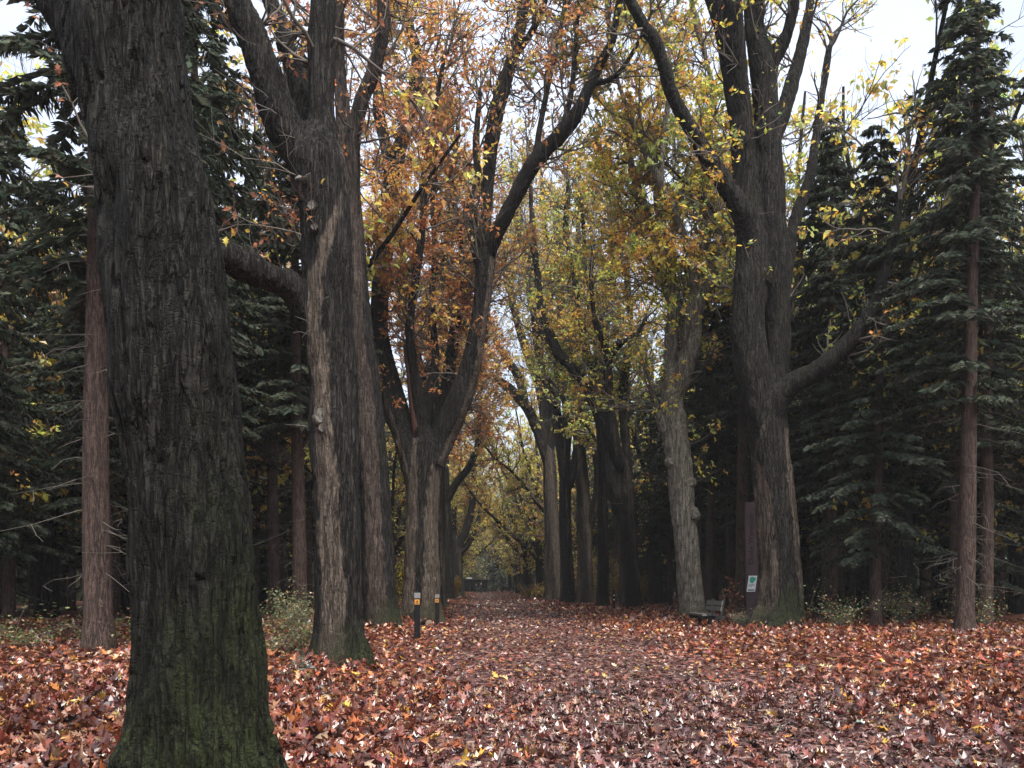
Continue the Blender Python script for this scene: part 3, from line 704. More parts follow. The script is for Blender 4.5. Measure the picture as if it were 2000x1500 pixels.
oak('dark oak with a side limb bowed out low on its right', 'oaks lining the right side of the path', 64.0, (1143, 1180),
    [[(1144, 1186, 20), (1143, 1165, 16.5), (1142, 1080, 14.5), (1141, 1020, 15), (1138, 950, 13), (1131, 870, 11.5), (1126, 800, 10.5), (1120, 740, 9.5)],
     [(1146, 1030, 10), (1158, 1000, 9, -.2), (1168, 960, 8, -.5), (1168, 900, 7.5, -.8), (1150, 840, 6.5, -1), (1140, 760, 6, -1.2), (1135, 660, 5, -1.5), (1120, 540, 4, -1.8)],
     [(1122, 760, 8), (1112, 680, 7, .4), (1098, 600, 6, .8), (1090, 500, 5, 1.2), (1085, 400, 3.5, 1.5)],
     [(1122, 760, 7.5), (1126, 680, 6.5, -.4), (1120, 600, 6, -.8), (1130, 500, 4.5, -1.2), (1125, 380, 3.5, -1.5)],
     [(1130, 860, 7.5), (1110, 800, 7, .6), (1085, 720, 6, 1), (1060, 650, 5.5, 1.3), (1040, 560, 4.5, 1.6), (1030, 450, 3.5, 2)]],
    .046, wet_const(.58, .75), 91, GOLD, leaf=(6, .25, KITE), sec=2.2, seclen=(2, 5), flare=.25, t0=.2, moss0=.5)

oak('blackest straight oak of the right row, forking like a Y', 'oaks lining the right side of the path', 66.0, (1109, 1180),
    [[(1110, 1186, 19), (1109, 1165, 15.5), (1106, 1080, 12.5), (1104, 1000, 12), (1104, 940, 12), (1101, 880, 12)],
     [(1102, 900, 10), (1092, 840, 9.5, .2), (1080, 780, 8.5, .4), (1066, 735, 7.5, .6), (1052, 690, 7, .8), (1044, 620, 6, 1), (1030, 540, 5, 1.3), (1012, 450, 4, 1.6), (1005, 350, 3, 2)],
     [(1103, 890, 9.5), (1108, 820, 8.5, -.2), (1104, 750, 8, -.4), (1098, 680, 7, -.6), (1096, 600, 6, -.8), (1094, 500, 5, -1.1), (1086, 400, 3.5, -1.4)],
     [(1105, 960, 8), (1120, 920, 7.5, -.3), (1128, 860, 7, -.6), (1122, 780, 6, -.9), (1118, 680, 5, -1.2), (1112, 560, 4, -1.5)]],
    .046, wet_const(.78, .85), 101, GOLD, leaf=(5.5, .25, KITE), sec=2.2, seclen=(2, 5), flare=.25, t0=.25, moss0=.25)

oak('grey brown ringed oak left of the blackest trunk, its limbs fanning over the path', 'oaks lining the right side of the path', 75.0, (1082, 1175),
    [[(1083, 1181, 23), (1082, 1160, 19), (1079, 1060, 15.5), (1076, 980, 14), (1074, 920, 13), (1071, 880, 12)],
     [(1070, 900, 9), (1048, 835, 8.5, -.4), (1025, 790, 8, -.8), (993, 757, 7.5, -1.2), (968, 740, 6, -1.5), (942, 728, 4.5, -1.8), (920, 705, 3.5, -2)],
     [(1026, 790, 7, -.8), (1012, 735, 7, -.5), (988, 700, 6, -.4), (968, 665, 5, -.3), (952, 610, 4, 0), (940, 540, 3, .3)],
     [(1070, 890, 9), (1064, 810, 8.5, .2), (1054, 755, 8, .4), (1035, 705, 7, .6), (1015, 645, 6.5, .8), (1000, 585, 5.5, 1), (985, 510, 4.5, 1.3), (972, 420, 3.5, 1.6)],
     [(1072, 880, 9), (1074, 790, 8, .6), (1064, 730, 7.5, .8), (1052, 680, 7, 1), (1046, 610, 6, 1.3), (1030, 530, 5, 1.6), (1018, 440, 4, 1.9), (1015, 340, 3, 2.2)],
     [(1073, 880, 8.5), (1086, 790, 8, -.5), (1082, 700, 7, -.9), (1074, 630, 6, -1.2), (1072, 550, 5, -1.5), (1064, 450, 4, -1.8), (1058, 350, 3, -2)]],
    .05, wet_const(.36, .75), 111, GOLD, leaf=(5.5, .25, KITE), sec=2.2, seclen=(2, 5), flare=.25, t0=.3, moss0=.4)

# ---- left row behind C
oak('dark oak half hidden behind the wide forked oak', 'oaks lining the left side of the path', 52.0, (857, 1188),
    [[(858, 1194, 21), (857, 1175, 17), (856, 1080, 14.5), (855, 980, 14), (856, 900, 14), (860, 840, 13)],
     [(860, 860, 10), (872, 780, 10, .3), (882, 690, 9, .6), (893, 620, 8, .9), (910, 560, 7, 1.2), (905, 470, 5.5, 1.5), (915, 360, 4, 2)],
     [(858, 860, 10), (850, 760, 9, -.3), (852, 670, 8, -.5), (866, 590, 7, -.8), (870, 490, 6, -1.1), (880, 380, 4.5, -1.5), (872, 260, 3, -2)],
     [(856, 880, 9), (835, 780, 8, .8), (815, 690, 7, 1.3), (790, 600, 6, 1.8), (785, 490, 5, 2.3), (770, 370, 3.5, 2.8)],
     [(860, 880, 8), (880, 850, 7, -.6), (905, 800, 6, -1.2), (925, 745, 5, -1.8), (938, 690, 4, -2.3)]],
    .045, wet_const(.7, .85), 121, RUST, leaf=(16, .225, KITE), sec=3.2, seclen=(2, 4.6), flare=.25, t0=.2, moss0=.4)
oak('dark oak with one limb bent low over the path, beyond the second marker post', 'oaks lining the left side of the path', 80.0, (876, 1172),
    [[(877, 1178, 15), (876, 1160, 12), (874, 1060, 10.5), (870, 970, 10), (866, 900, 9)],
     [(869, 985, 7), (890, 945, 6.5, -.5), (912, 918, 6, -1), (928, 885, 5, -1.5), (936, 850, 4, -2), (936, 800, 3, -2.4)],
     [(867, 910, 7.5), (880, 840, 6.5, .6), (895, 780, 6, 1.2), (905, 700, 5, 1.8), (915, 600, 4, 2.3), (925, 480, 3, 2.8)],
     [(866, 910, 7.5), (855, 820, 6, -.6), (858, 720, 5, -1.2), (868, 600, 4, -1.8), (872, 460, 3, -2.4)]],
    .05, wet_const(.9, .92), 131, RUST, leaf=(22, .21, KITE), sec=3.0, seclen=(2, 5), flare=.25, t0=.2, moss0=.3)
oak('ribbed oak whose limbs curve out beside the golden bush', 'oaks lining the left side of the path', 104.0, (895, 1163),
    [[(896, 1168, 13), (895, 1150, 11), (893, 1100, 10), (891, 1060, 9.5)],
     [(893, 1070, 7), (910, 1035, 6.5, -.5), (922, 990, 6, -1), (923, 945, 5, -1.5), (930, 890, 4, -2), (938, 820, 3, -2.5)],
     [(890, 1075, 6.5), (884, 1030, 6, .5), (886, 960, 5.5, 1), (890, 880, 5, 1.5), (905, 780, 4, 2), (915, 660, 3, 2.5)],
     [(895, 1080, 5.5), (912, 1065, 5, .5), (930, 1030, 4, 1), (940, 980, 3, 1.5)]],
    .055, wet_const(.85, .92), 141, GOLD, leaf=(18, .23, KITE), sec=2.6, seclen=(2, 5), flare=.2, t0=.2, moss0=.3)


# ------------------------------------------------------------------ generic far oaks (shared meshes)
def far_oak(seed, H, rb, fork, pal, lpm, size):
    rng = np.random.default_rng(seed)
    o = thing('oak_tree', (0, 0, 0), 'x', 'tree', 'far oaks closing the avenue')
    pts = np.array([[0, 0, -.3], [0, 0, .3], [.03, .02, fork * .5], [rng.normal(0, .15), rng.normal(0, .15), fork]])
    c = resample(np.c_[pts, [rb * 1.5, rb * 1.15, rb, rb * .9]], .4)
    tm = MB(); V, Q = tube(c[:, :3], c[:, 3], 14); tm.add(V, Q, wet=.8, moss=.15)
    g = Grow(seed, dens=(0, 3.2, 1.6), up=.25, wob=.3)
    nl = 5
    for i in range(nl):
        a = 6.283 * i / nl + rng.uniform(-.5, .5); tilt = math.radians(rng.uniform(14, 42)); L = (H - fork) * rng.uniform(.7, 1.0); n = 9
        d = np.array([math.cos(a) * math.sin(tilt), math.sin(a) * math.sin(tilt), math.cos(tilt)]); p = c[-1 - rng.integers(0, 4), :3].copy(); q = [p]
        for k in range(n):
            d = d + rng.normal(0, .10, 3) + np.array([0, 0, .05]); d /= np.linalg.norm(d); p = p + d * L / n; q.append(p)
        q = np.array(q); r = np.linspace(rb * .55, rb * .12, n + 1)
        V, Q = tube(q, r, 8); tm.add(V, Q, wet=.92, moss=.1)
        for _ in range(int(L * 2.2)):
            k = rng.integers(1, n); tg = q[k + 1] - q[k]; tg /= np.linalg.norm(tg); w = rng.normal(0, 1, 3); w -= w.dot(tg) * tg; w /= np.linalg.norm(w)
            an = math.radians(rng.uniform(35, 80)); g.go(q[k], tg * math.cos(an) + w * math.sin(an), rng.uniform(1.8, 4.0), r[k] * .45, 1)
    # low drooping boughs
    for _ in range(6):
        a = rng.uniform(0, 6.283); g.go((0, 0, fork * rng.uniform(.55, .95)), (math.cos(a), math.sin(a), .25), rng.uniform(2, 3.5), .03, 1)
    tm.build('trunk', M['bark'], o)
    g.crown((0, 0, 0), pal, lpm, size, KITE, gap=.0, gain=1.6).build('crown', [M['leaf'], M['twig']], o)
    return o


FV = [far_oak(201, 25, .42, 5.0, GOLD, 7.5, .31), far_oak(202, 27, .46, 6.0, GREENG, 8, .31), far_oak(203, 26, .4, 5.5, GOLD, 7.5, .31), far_oak(204, 23, .38, 4.6, GOLD, 7.5, .31)]
frng = np.random.default_rng(77)
spots = []
for i in range(9):
    y = 92 + i * 9.2; spots.append((-1, axis_x(y) + 5.0 + (i % 2) * 1.0 + frng.uniform(-.4, .4) + .2, y))
for i in range(7):
    y = 116 + i * 8.4; spots.append((1, axis_x(y) - 4.4 - frng.uniform(0, .8), y))
for (y, off) in ((84, 8.3), (98, 9.0), (114, 9.5), (60, 11.5)):
    spots.append((-1, axis_x(y) + off, y))
for (y, off) in ((66, -8.5), (92, -8.2), (112, -9)):
    spots.append((1, axis_x(y) + off, y))
spots += [(2, at(470, 40), 40), (2, at(395, 47), 47), (2, at(560, 58), 58), (3, at(1610, 42), 42), (3, at(1480, 62), 62), (3, at(1760, 33), 33), (3, at(1920, 37), 37), (2, at(90, 33), 33), (2, at(250, 38), 38), (2, at(520, 48), 48), (3, at(1690, 44), 44), (3, at(1840, 46), 46), (3, at(1990, 40), 40), (3, at(1560, 52), 52)]
used = set()
for i, (sd, x, y) in enumerate(spots):
    k = int(frng.integers(0, 4)) if i >= 4 else i
    lab = 'far oak in the right row, dark trunk under golden leaves' if sd < 0 else 'far oak in the left row, dark trunk under golden leaves'
    grp = 'far oaks of the right row' if sd < 0 else 'far oaks of the left row'
    if sd == 2: k = (3, 3, 0)[i % 3]; lab, grp = 'oak with sparse rusty leaves at the edge of the left wood', 'oaks at the edge of the left wood'
    if sd == 3: k = 1; lab, grp = 'oak with yellow green leaves at the edge of the right wood', 'oaks at the edge of the right wood'
    loc = (x, y, float(gh(x, y)))
    if k not in used:
        used.add(k); r = FV[k]; r.location = loc; r['label'] = lab; r['group'] = grp; r.rotation_euler = (0, 0, float(frng.uniform(0, 6.28)))
    else:
        s = float(frng.uniform(.88, 1.1)); dup(FV[k], loc, float(frng.uniform(0, 6.28)), s, lab, grp)


# ------------------------------------------------------------------ spruces
NEED = [(3, (.050, .062, .042)), (2, (.070, .080, .056)), (1.5, (.034, .044, .030)), (.5, (.088, .092, .066))]


def spruce(seed, H, rb, cb, dense=1.0, lowdead=True):
    rng = np.random.default_rng(seed)
    o = thing('spruce_tree', (0, 0, 0), 'x', 'tree', 'x')
    zz = np.linspace(-.2, H, 26); lean = rng.normal(0, .012, 2)
    pts = np.c_[lean[0] * zz + .04 * np.sin(zz * .5), lean[1] * zz, zz]
    rad = rb * (1 - zz / H) ** .75 + .015; rad[0] *= 1.35
    tm = MB(); V, Q = tube(pts, rad, 14); tm.add(V, Q, wet=.35, moss=.05); tm.build('trunk', M['spruce_bark'], o)
    mb = MB(); W = []; C = []
    z = cb
    blades = []
    while z < H - .3:
        f = (z - cb) / (H - cb)
        L0 = (3.3 * (1 - f) ** .8 + .25) * (.55 + .45 * min(1, f * 5 + .25))
        for b in range(int(5 + rng.integers(0, 3))):
            a = rng.uniform(0, 6.283); L = L0 * rng.uniform(.75, 1.15); n = 6
            t = np.linspace(0, 1, n); dz = .12 * L * t - .42 * L * t ** 2 + .10 * L * t ** 3
            p = np.c_[np.cos(a) * L * t, np.sin(a) * L * t, z + dz]
            if b % 2 == 0:
                V, Q = tube(p, np.linspace(.022, .005, n), 3); mb.add(V, Q, mat=1, col=(.05, .04, .035))
            ns = int(L * 25 * dense) + 5
            tt = rng.uniform(.12, 1, ns); q = np.c_[np.cos(a) * L * tt, np.sin(a) * L * tt, z + .12 * L * tt - .42 * L * tt ** 2 + .1 * L * tt ** 3]
            side = rng.choice([-1, 1], ns); an = a + side * rng.uniform(.5, 1.1, ns); ln = rng.uniform(.14, .44, ns) * (1.15 - .4 * tt)
            for rep in range(3):
                e = q + np.c_[np.cos(an + rep * .25 * side) * ln, np.sin(an + rep * .25 * side) * ln, -ln * rng.uniform(.15, .75, ns)]
                wd = rng.uniform(.009, .022, ns); w = np.c_[-np.sin(an) * wd, np.cos(an) * wd, rng.normal(0, .04, ns)]
                m = (q + e) / 2
                blades.append(np.stack([q, m + w, e, m - w], 1)); C.append(pick(NEED, ns, rng))
        z += rng.uniform(.38, .6)
    Bl = np.concatenate(blades); cc = np.concatenate(C); k = len(Bl)
    mb.add(Bl.reshape(-1, 3), np.arange(k * 4).reshape(-1, 4), col=np.repeat(cc, 4, 0))
    # dead lower twigs
    if lowdead:
        for _ in range(46):
            zt = rng.uniform(1.2, cb + 1.5); a = rng.uniform(0, 6.283); L = rng.uniform(.6, 2.0); n = 5; t = np.linspace(0, 1, n)
            p = np.c_[np.cos(a) * L * t, np.sin(a) * L * t, zt - rng.uniform(.1, .5) * L * t ** 1.3] + rng.normal(0, .055, (n, 3)) * t[:, None]
            V, Q = tube(p, np.linspace(.010, .003, n), 3); mb.add(V, Q, mat=2)
            for _k in range(2):
                b0 = p[rng.integers(1, n)]; e = b0 + np.array([rng.normal(0, .3), rng.normal(0, .3), -rng.uniform(0, .4)])
                V, Q = tube(np.array([b0, (b0 + e) / 2 + rng.normal(0, .03, 3), e]), [.007, .005, .003], 3); mb.add(V, Q, mat=2)
    mb.build('crown', [M['needle'], M['twig'], M['twig_pale']], o, smooth=False)
    return o


SV = [spruce(301, 23, .27, 7.5), spruce(302, 21, .24, 5.0), spruce(303, 20, .22, 3.0, 1.15), spruce(304, 24, .29, 9.0), spruce(305, 17, .2, 1.4, 1.2)]
srng = np.random.default_rng(55)
placed = set(); pts_ = []


def put_spruce(k, x, y, label, group, sc=1.0):
    loc = (x, y, float(gh(x, y)) - .03); rz = float(srng.uniform(0, 6.28))
    if k not in placed:
        placed.add(k); r = SV[k]; r.location = loc; r.rotation_euler = (0, 0, rz); r.scale = (sc, sc, sc); r['label'] = label
        r['group'] = group
    else: dup(SV[k], loc, rz, sc, label, group)
    pts_.append((x, y))


GL, GR = 'spruces in the wood behind the left oaks', 'spruces in the wood behind the right oaks'
put_spruce(3, at(534, 36), 36, 'reddish brown straight spruce trunk clear of branches, left of the knobbed forked oak', GL, .95)
put_spruce(0, at(586, 31), 31, 'broad reddish spruce trunk touching the left edge of the knobbed forked oak', GL, 1.0)
put_spruce(0, at(1385, 44), 44, 'dark reddish spruce trunk rising right above the bench back', GR, .95)
put_spruce(3, at(1449, 38), 38, 'thick reddish spruce trunk just left of the tall brown sign', GR, 1.05)
put_spruce(1, at(1272, 56), 56, 'thin spruce trunk right of the burl oak', GR, .75)
put_spruce(1, at(1308, 54), 54, 'thin spruce trunk left of the knobbly pale oak', GR, .8)
for (px, d, k, t_) in ((468, 33, 3, 'dark straight spruce trunk nearest the huge mossy trunk'), (556, 47, 0, 'thin spruce trunk between the two reddish ones'), (515, 58, 3, 'far thin spruce trunk just left of the reddish brown one'), (604, 42, 0, 'dark spruce trunk half hidden by the knobbed forked oak'), (448, 40, 0, 'grey spruce trunk partly behind the huge mossy trunk')):
    put_spruce(k, at(px, d), d, t_, GL, .72)
put_spruce(1, at(497, 44), 44, 'thin dark spruce trunk between the nearest mossy trunk and the red one', GL, .8)


def fill(sign, inner, outer, y0, y1, step, label, group):
    y = y0
    while y < y1:
        x = inner
        while x < outer:
            xx = axis_x(y) + sign * (x + srng.uniform(-1.3, 1.3)); yy = y + srng.uniform(-1.3, 1.3)
            px = CX + xx * F / yy
            ok = all((xx - a) ** 2 + (yy - b) ** 2 > 5.5 for a, b in pts_) and -250 < px < 2250
            if sign < 0 and yy < 36 and px > 420: ok = False
            if sign > 0 and yy < 40 and px < 1580: ok = False
            if ok:
                k = int(srng.choice(5, p=[.24, .24, .2, .2, .12]))
                if x < inner + 5 and k == 4: k = 1
                if sign < 0 and 425 < px < 640 and yy < 66: k = int(srng.choice([0, 3]))
                put_spruce(k, xx, yy, label, group, float(srng.uniform(.82, 1.12)))
            x += step
        y += step


fill(-1, 11.5, 33, 19, 112, 4.3, 'dark spruce deep in the wood on the left, behind the oaks', GL)
fill(1, 12.5, 33, 24, 112, 4.3, 'dark spruce deep in the wood on the right, behind the oaks', GR)
fill(-1, 10.5, 24, 116, 190, 7.5, 'dark spruce deep in the wood on the left, behind the oaks', GL)
fill(1, 11, 24, 116, 190, 7.5, 'dark spruce deep in the wood on the right, behind the oaks', GR)
for (px, d, k, s) in ((880, 182, 2, 1), (905, 186, 4, 1.15), (930, 184, 2, .9), (955, 188, 1, 1), (980, 182, 4, 1.2), (1005, 187, 2, 1), (860, 190, 1, 1.0), (1030, 186, 2, 1.05), (918, 196, 2, 1.1), (945, 198, 1, 1.1), (970, 196, 2, 1.1)):
    put_spruce(k, at(px, d), d, 'dark green spruce behind the pavilion closing the avenue', 'spruces behind the pavilion', s)

# distant mass of the woods on both sides, one object
mb = MB(); wr = np.random.default_rng(9); n = 36000
side = wr.choice([-1, 1], n); yy = wr.uniform(14, 205, n)
xx = axis_x(yy) + side * wr.uniform(34, 52, n); zz = wr.uniform(0, 1, n) ** .8 * 20
ex = wr.uniform(0, 1, n) < .38; zz = np.where(wr.uniform(0, 1, n) < .35, zz * .25, zz); xx[ex] = wr.uniform(-45, 40, ex.sum()); yy[ex] = wr.uniform(203, 218, ex.sum())
pos = np.c_[xx, yy, zz]
scatter(mb, KITE[2], pos, wr.uniform(1.2, 2.6, n), wr.uniform(0, 6.28, n), wr.normal(.9, .4, n), wr.normal(0, .6, n), pick(NEED, n, wr))
tag(mb.build('distant_woods', M['needle'], smooth=False), 'dark mass of spruce woods far behind the trunks on both sides', 'woods', kind='stuff')

# ------------------------------------------------------------------ ground, path, fallen leaves
gx = np.unique(np.concatenate([np.linspace(-400, -62, 12), np.linspace(-60, -16, 60), np.linspace(-16, 18, 120), np.linspace(18, 60, 60), np.linspace(62, 400, 12)]))
gy = np.unique(np.concatenate([np.linspace(-60, -6, 14), np.linspace(-5, 45, 170), np.linspace(45.5, 220, 200), np.linspace(225, 700, 16)]))
X, Y = np.meshgrid(gx, gy, indexing='ij'); Z = gh(X, Y)
a = np.arange(len(gx) - 1)[:, None] * len(gy) + np.arange(len(gy) - 1)[None]
Q = np.stack([a, a + len(gy), a + len(gy) + 1, a + 1], -1).reshape(-1, 4)
mb = MB(); mb.add(np.stack([X, Y, Z], -1).reshape(-1, 3), Q)
M['ground'] = litter_material('leaf_litter_ground', [(0, (.04, .015, .012)), (.28, (.09, .028, .018)), (.5, (.13, .038, .022)), (.66, (.06, .024, .018)), (.8, (.18, .075, .045)), (.92, (.25, .14, .09))])
M['path'] = litter_material('trodden_leaf_path', [(0, (.042, .021, .02)), (.3, (.08, .038, .035)), (.55, (.11, .052, .046)), (.75, (.06, .03, .028)), (.88, (.19, .125, .105)), (.95, (.27, .19, .155))], 9.0)
tag(mb.build('ground', M['ground']), kind='structure')
py_ = np.concatenate([np.linspace(-5, 45, 140), np.linspace(45.5, 166, 130)]); us = np.linspace(-1, 1, 13)
PX = path_x(py_)[:, None] + us[None] * (3.0 + .25 * np.sin(py_ * .35) + .15 * np.sin(py_ * 1.1))[:, None]; PY = np.repeat(py_[:, None], 13, 1)
# follow the ground grid exactly by sampling it a touch higher
a = np.arange(len(py_) - 1)[:, None] * 13 + np.arange(12)[None]
mb = MB(); mb.add(np.stack([PX, PY, gh(PX, PY) + .006], -1).reshape(-1, 3), np.stack([a, a + 1, a + 14, a + 13], -1).reshape(-1, 4))
tag(mb.build('path', M['path']), kind='structure')

LP_PATH = [(3.4, (.098, .038, .031)), (3.4, (.140, .051, .036)), (2.0, (.050, .021, .020)), (1.7, (.19, .068, .040)), (1.2, (.32, .215, .16)), (.28, (.42, .23, .04)), (.6, (.25, .09, .03)), (1.6, (.20, .120, .105))]
LP_SIDE = [(3.4, (.150, .038, .021)), (2.4, (.088, .024, .017)), (2.2, (.22, .066, .026)), (1.2, (.33, .19, .12)), (.3, (.42, .24, .04)), (1.6, (.045, .016, .013)), (1.1, (.28, .10, .032))]
lr = np.random.default_rng(123)


def litter(y0, y1, rho, tmpls, size, tilt, xlim=None, lift=.035):
    w1 = (.70 * y1 + 1) if xlim is None else xlim
    n = int(rho * (y1 - y0) * 2 * w1)
    y = lr.uniform(y0, y1, n); x = lr.uniform(-w1, w1, n) + (axis_x(y) if xlim is not None else 0)
    k = np.abs(x) < .70 * y + 1.0
    x, y = x[k], y[k]; n = len(x)
    off = np.abs(x - path_x(y) + .25 * np.sin(y * .8)) + lr.normal(0, .85, n)
    onp = off < 3.1
    ca = pick(LP_PATH, n, lr, .28); cb = pick(LP_SIDE, n, lr, .28)
    col = np.where(onp[:, None], ca, cb)
    dr = vnoise(np.c_[x * .8, y * .5, x * 0 + .5], 31) + .6 * vnoise(np.c_[x * 2.2, y * 1.4, x * 0 + .5], 32)
    col = np.clip(col * (1 + .30 * dr[:, None] * np.array([1, .9, .85])), .004, .8)
    z = gh(x, y) + .012 + lr.uniform(0, 1, n) ** 1.5 * np.where(onp, lift * .5, lift * 1.6)
    tl = np.where(onp, tilt * .6, tilt * 1.4)
    mb = MB(); tm = lr.integers(0, len(tmpls), n)
    for j in range(len(tmpls)):
        q = tm == j; c = int(q.sum())
        scatter(mb, tmpls[j], np.c_[x, y, z][q], lr.uniform(.5, 1.3, c) * size * np.where(onp[q], .88, 1.05), lr.uniform(0, 6.283, c), lr.normal(0, 1, c) * tl[q], lr.normal(0, 1, c) * tl[q] + np.where(lr.uniform(0, 1, c) < .4, math.pi, 0), col[q])
    return mb


for (args) in ((4.2, 13, 150, LITTER, .170, .24), (13, 27, 95, MED, .165, .28), (27, 62, 40, KITE, .18, .30, 20, .05), (62, 165, 12, KITE, .25, .32, 12, .06)):
    mb = litter(*args)
    tag(mb.build('fallen_leaves', M['litter_leaf'], smooth=False), 'carpet of wet red brown fallen oak leaves on the path and verges', 'fallen leaves', kind='stuff')


# leaves heaped against the feet of the trees, and small torn fragments between the big ones
mb = MB()
for (bx, by, bd, br_, nn) in ((395, 1556, 6.0, .58, 150), (663, 1300, 15.8, .66, 260), (748, 1232, 27.6, .72, 200), (823, 1212, 35.2, .85, 200), (1516, 1230, 28.2, 1.0, 300), (1352, 1212, 35.4, .62, 170), (1231, 1193, 48.6, .75, 120)):
    Bp = P(bx, by, bd); th = lr.uniform(0, 6.283, nn); rr = br_ * (.95 + np.abs(lr.normal(0, .28, nn)))
    x = Bp[0] + np.cos(th) * rr; y = Bp[1] + np.sin(th) * rr; z = gh(x, y) + .02 + np.clip(.17 - (rr - br_) * .35, 0, .2) * lr.uniform(0, 1, nn)
    scatter(mb, LITTER[0], np.c_[x, y, z], lr.uniform(.11, .19, nn), th + math.pi + lr.normal(0, .8, nn), lr.normal(-.35, .45, nn), lr.normal(0, .6, nn), pick(LP_SIDE, nn, lr, .28))
n = 16000; y = lr.uniform(4.2, 16, n); x = lr.uniform(-1, 1, n) * (.7 * y + 1); on = np.abs(x - path_x(y)) < 3.1
scatter(mb, KITE[0], np.c_[x, y, gh(x, y) + lr.uniform(.008, .03, n)], lr.uniform(.03, .085, n), lr.uniform(0, 6.283, n), lr.normal(0, .3, n), lr.normal(0, .4, n), np.where(on[:, None], pick(LP_PATH, n, lr, .3), pick(LP_SIDE, n, lr, .3)))
tag(mb.build('fallen_leaves', M['litter_leaf'], smooth=False), 'carpet of wet red brown fallen oak leaves on the path and verges', 'fallen leaves', kind='stuff')


mb = MB()
for _ in range(170):
    y = lr.uniform(5, 40); x = lr.uniform(-.65, .65) * y; a = lr.uniform(0, 6.283); Ls = lr.uniform(.12, .7); t = np.linspace(-.5, .5, 4)
    p = np.c_[x + np.cos(a) * Ls * t + lr.normal(0, .02, 4), y + np.sin(a) * Ls * t + lr.normal(0, .02, 4), gh(x, y) + .045 + lr.normal(0, .012, 4)]
    V, Q = tube(p, np.linspace(.009, .004, 4), 4); mb.add(V, Q)
tag(mb.build('fallen_twigs', M['twig']), 'thin broken twigs lying among the fallen leaves', 'twigs', kind='stuff')


# ------------------------------------------------------------------ shrubs and undergrowth
def bush(name, label, x, y, h, w, pal, n, size, seed, cat='bush', group=None, tmpl=KITE, stems=9, twigmat='twig'):
    rng = np.random.default_rng(seed); o = thing(name, (x, y, float(gh(x, y))), label, cat, group)
    sm = MB(); tips = []
    for i in range(stems):
        a = rng.uniform(0, 6.283); r = w * rng.uniform(.15, .5); t = np.linspace(0, 1, 6)[:, None]
        e = np.array([math.cos(a) * r, math.sin(a) * r, h * rng.uniform(.55, 1.0)])
        p = e[None] * np.c_[t ** 1.3, t ** 1.3, t * (1.15 - .15 * t)] + rng.normal(0, .02, (6, 3)); p[0] = (rng.normal(0, .04), rng.normal(0, .04), -.03)
        V, Q = tube(p, np.linspace(.012, .004, 6) * (h ** .5), 4); sm.add(V, Q); tips.append(p[1:])
        for _ in range(3):
            b = p[rng.integers(2, 6)]; e2 = b + rng.normal(0, .16 * w, 3) + np.array([0, 0, .08 * h])
            V, Q = tube(np.array([b, (b + e2) / 2 + rng.normal(0, .02, 3), e2]), [.005, .004, .003], 3); sm.add(V, Q); tips.append(np.array([b, (b + e2) / 2, e2, e2]))
    sm.build('stem', M[twigmat], o)
    lm = MB(); T = np.concatenate(tips); idx = rng.integers(0, len(T), n); pos = T[idx] + rng.normal(0, .07 * w, (n, 3)); pos[:, 2] = np.maximum(pos[:, 2], .04)
    col = pick(pal, n, rng); tm = rng.integers(0, len(tmpl), n)
    for k in range(len(tmpl)):
        q = tm == k; c = int(q.sum())
        scatter(lm, tmpl[k], pos[q], rng.uniform(.7, 1.25, c) * size, rng.uniform(0, 6.283, c), rng.normal(.2, .45, c), rng.normal(0, .45, c), col[q])
    lm.build('foliage', M['shrub'], o, smooth=False)
    return o


BRAM = [(4, (.10, .145, .05)), (2.4, (.17, .19, .065)), (1.2, (.32, .29, .15)), (1.5, (.30, .14, .06)), (.6, (.26, .25, .17))]
PALEG = [(3, (.20, .22, .11)), (2, (.13, .16, .07)), (1.5, (.32, .30, .2)), (1, (.3, .22, .07))]
br = np.random.default_rng(15)
blabs = ['pale green bramble bush leaning against the left side of the knobbed forked oak', 'low bramble sprawl below the thin red trunk at the wood edge', 'yellow green bramble mound beside the nearest mossy trunk',
         'taller upright bramble sapling behind the low mounds', 'brown green bramble patch at the foot of the broad red spruce', 'bramble mound at the outer edge of the left wood']
for i, (px, d, h, w, n, pal) in enumerate(((590, 18.5, .55, 1.3, 520, BRAM), (548, 24, .7, 2.2, 760, BRAM), (536, 17, .38, 1.6, 520, PALEG), (580, 21, 1.3, 1.2, 460, PALEG), (588, 28, .9, 1.8, 620, BRAM), (380, 22, .7, 2.2, 600, BRAM))):
    bush('bramble_bush', blabs[i], at(px, d), d, h, w, pal, n, .095, 400 + i, 'bush', 'brambles at the edge of the left wood', MED[:3])
for i, (px, d, lab) in enumerate(((300, 19, 'bramble mound far left beyond the nearest trunk'), (180, 21, 'second bramble mound left beyond the nearest trunk'), (60, 19, 'outermost bramble mound at the left margin'))):
    bush('bramble_bush', lab, at(px, d), d, .7, 2.0, BRAM, 520, .1, 420 + i, 'bush', 'brambles at the edge of the left wood', MED[:3])
bush('seedling_plant', 'small grey green leafed seedling among fallen leaves at the foot of the forked oak', at(582, 14.1), 14.1, .22, .42, [(2, (.12, .16, .12)), (1, (.17, .21, .16))], 22, .15, 431, 'plant', None, LOBED[:2], 5)
bush('seedling_plant', 'tiny grey seedling in the leaves near the nearest mossy trunk', at(560, 12.9), 12.9, .12, .4, [(2, (.14, .17, .13)), (1, (.2, .22, .18))], 14, .12, 432, 'plant', None, LOBED[:2], 4)
GOLDB = [(3, (.42, .30, .06)), (2, (.36, .18, .05)), (2, (.30, .28, .06)), (1, (.45, .3, .16))]
bush('golden_bush', 'golden yellow bush at the left edge of the path, far along', at(887, 84), 84, 2.5, 1.9, GOLDB, 1500, .2, 440, 'bush', None, KITE, 14)
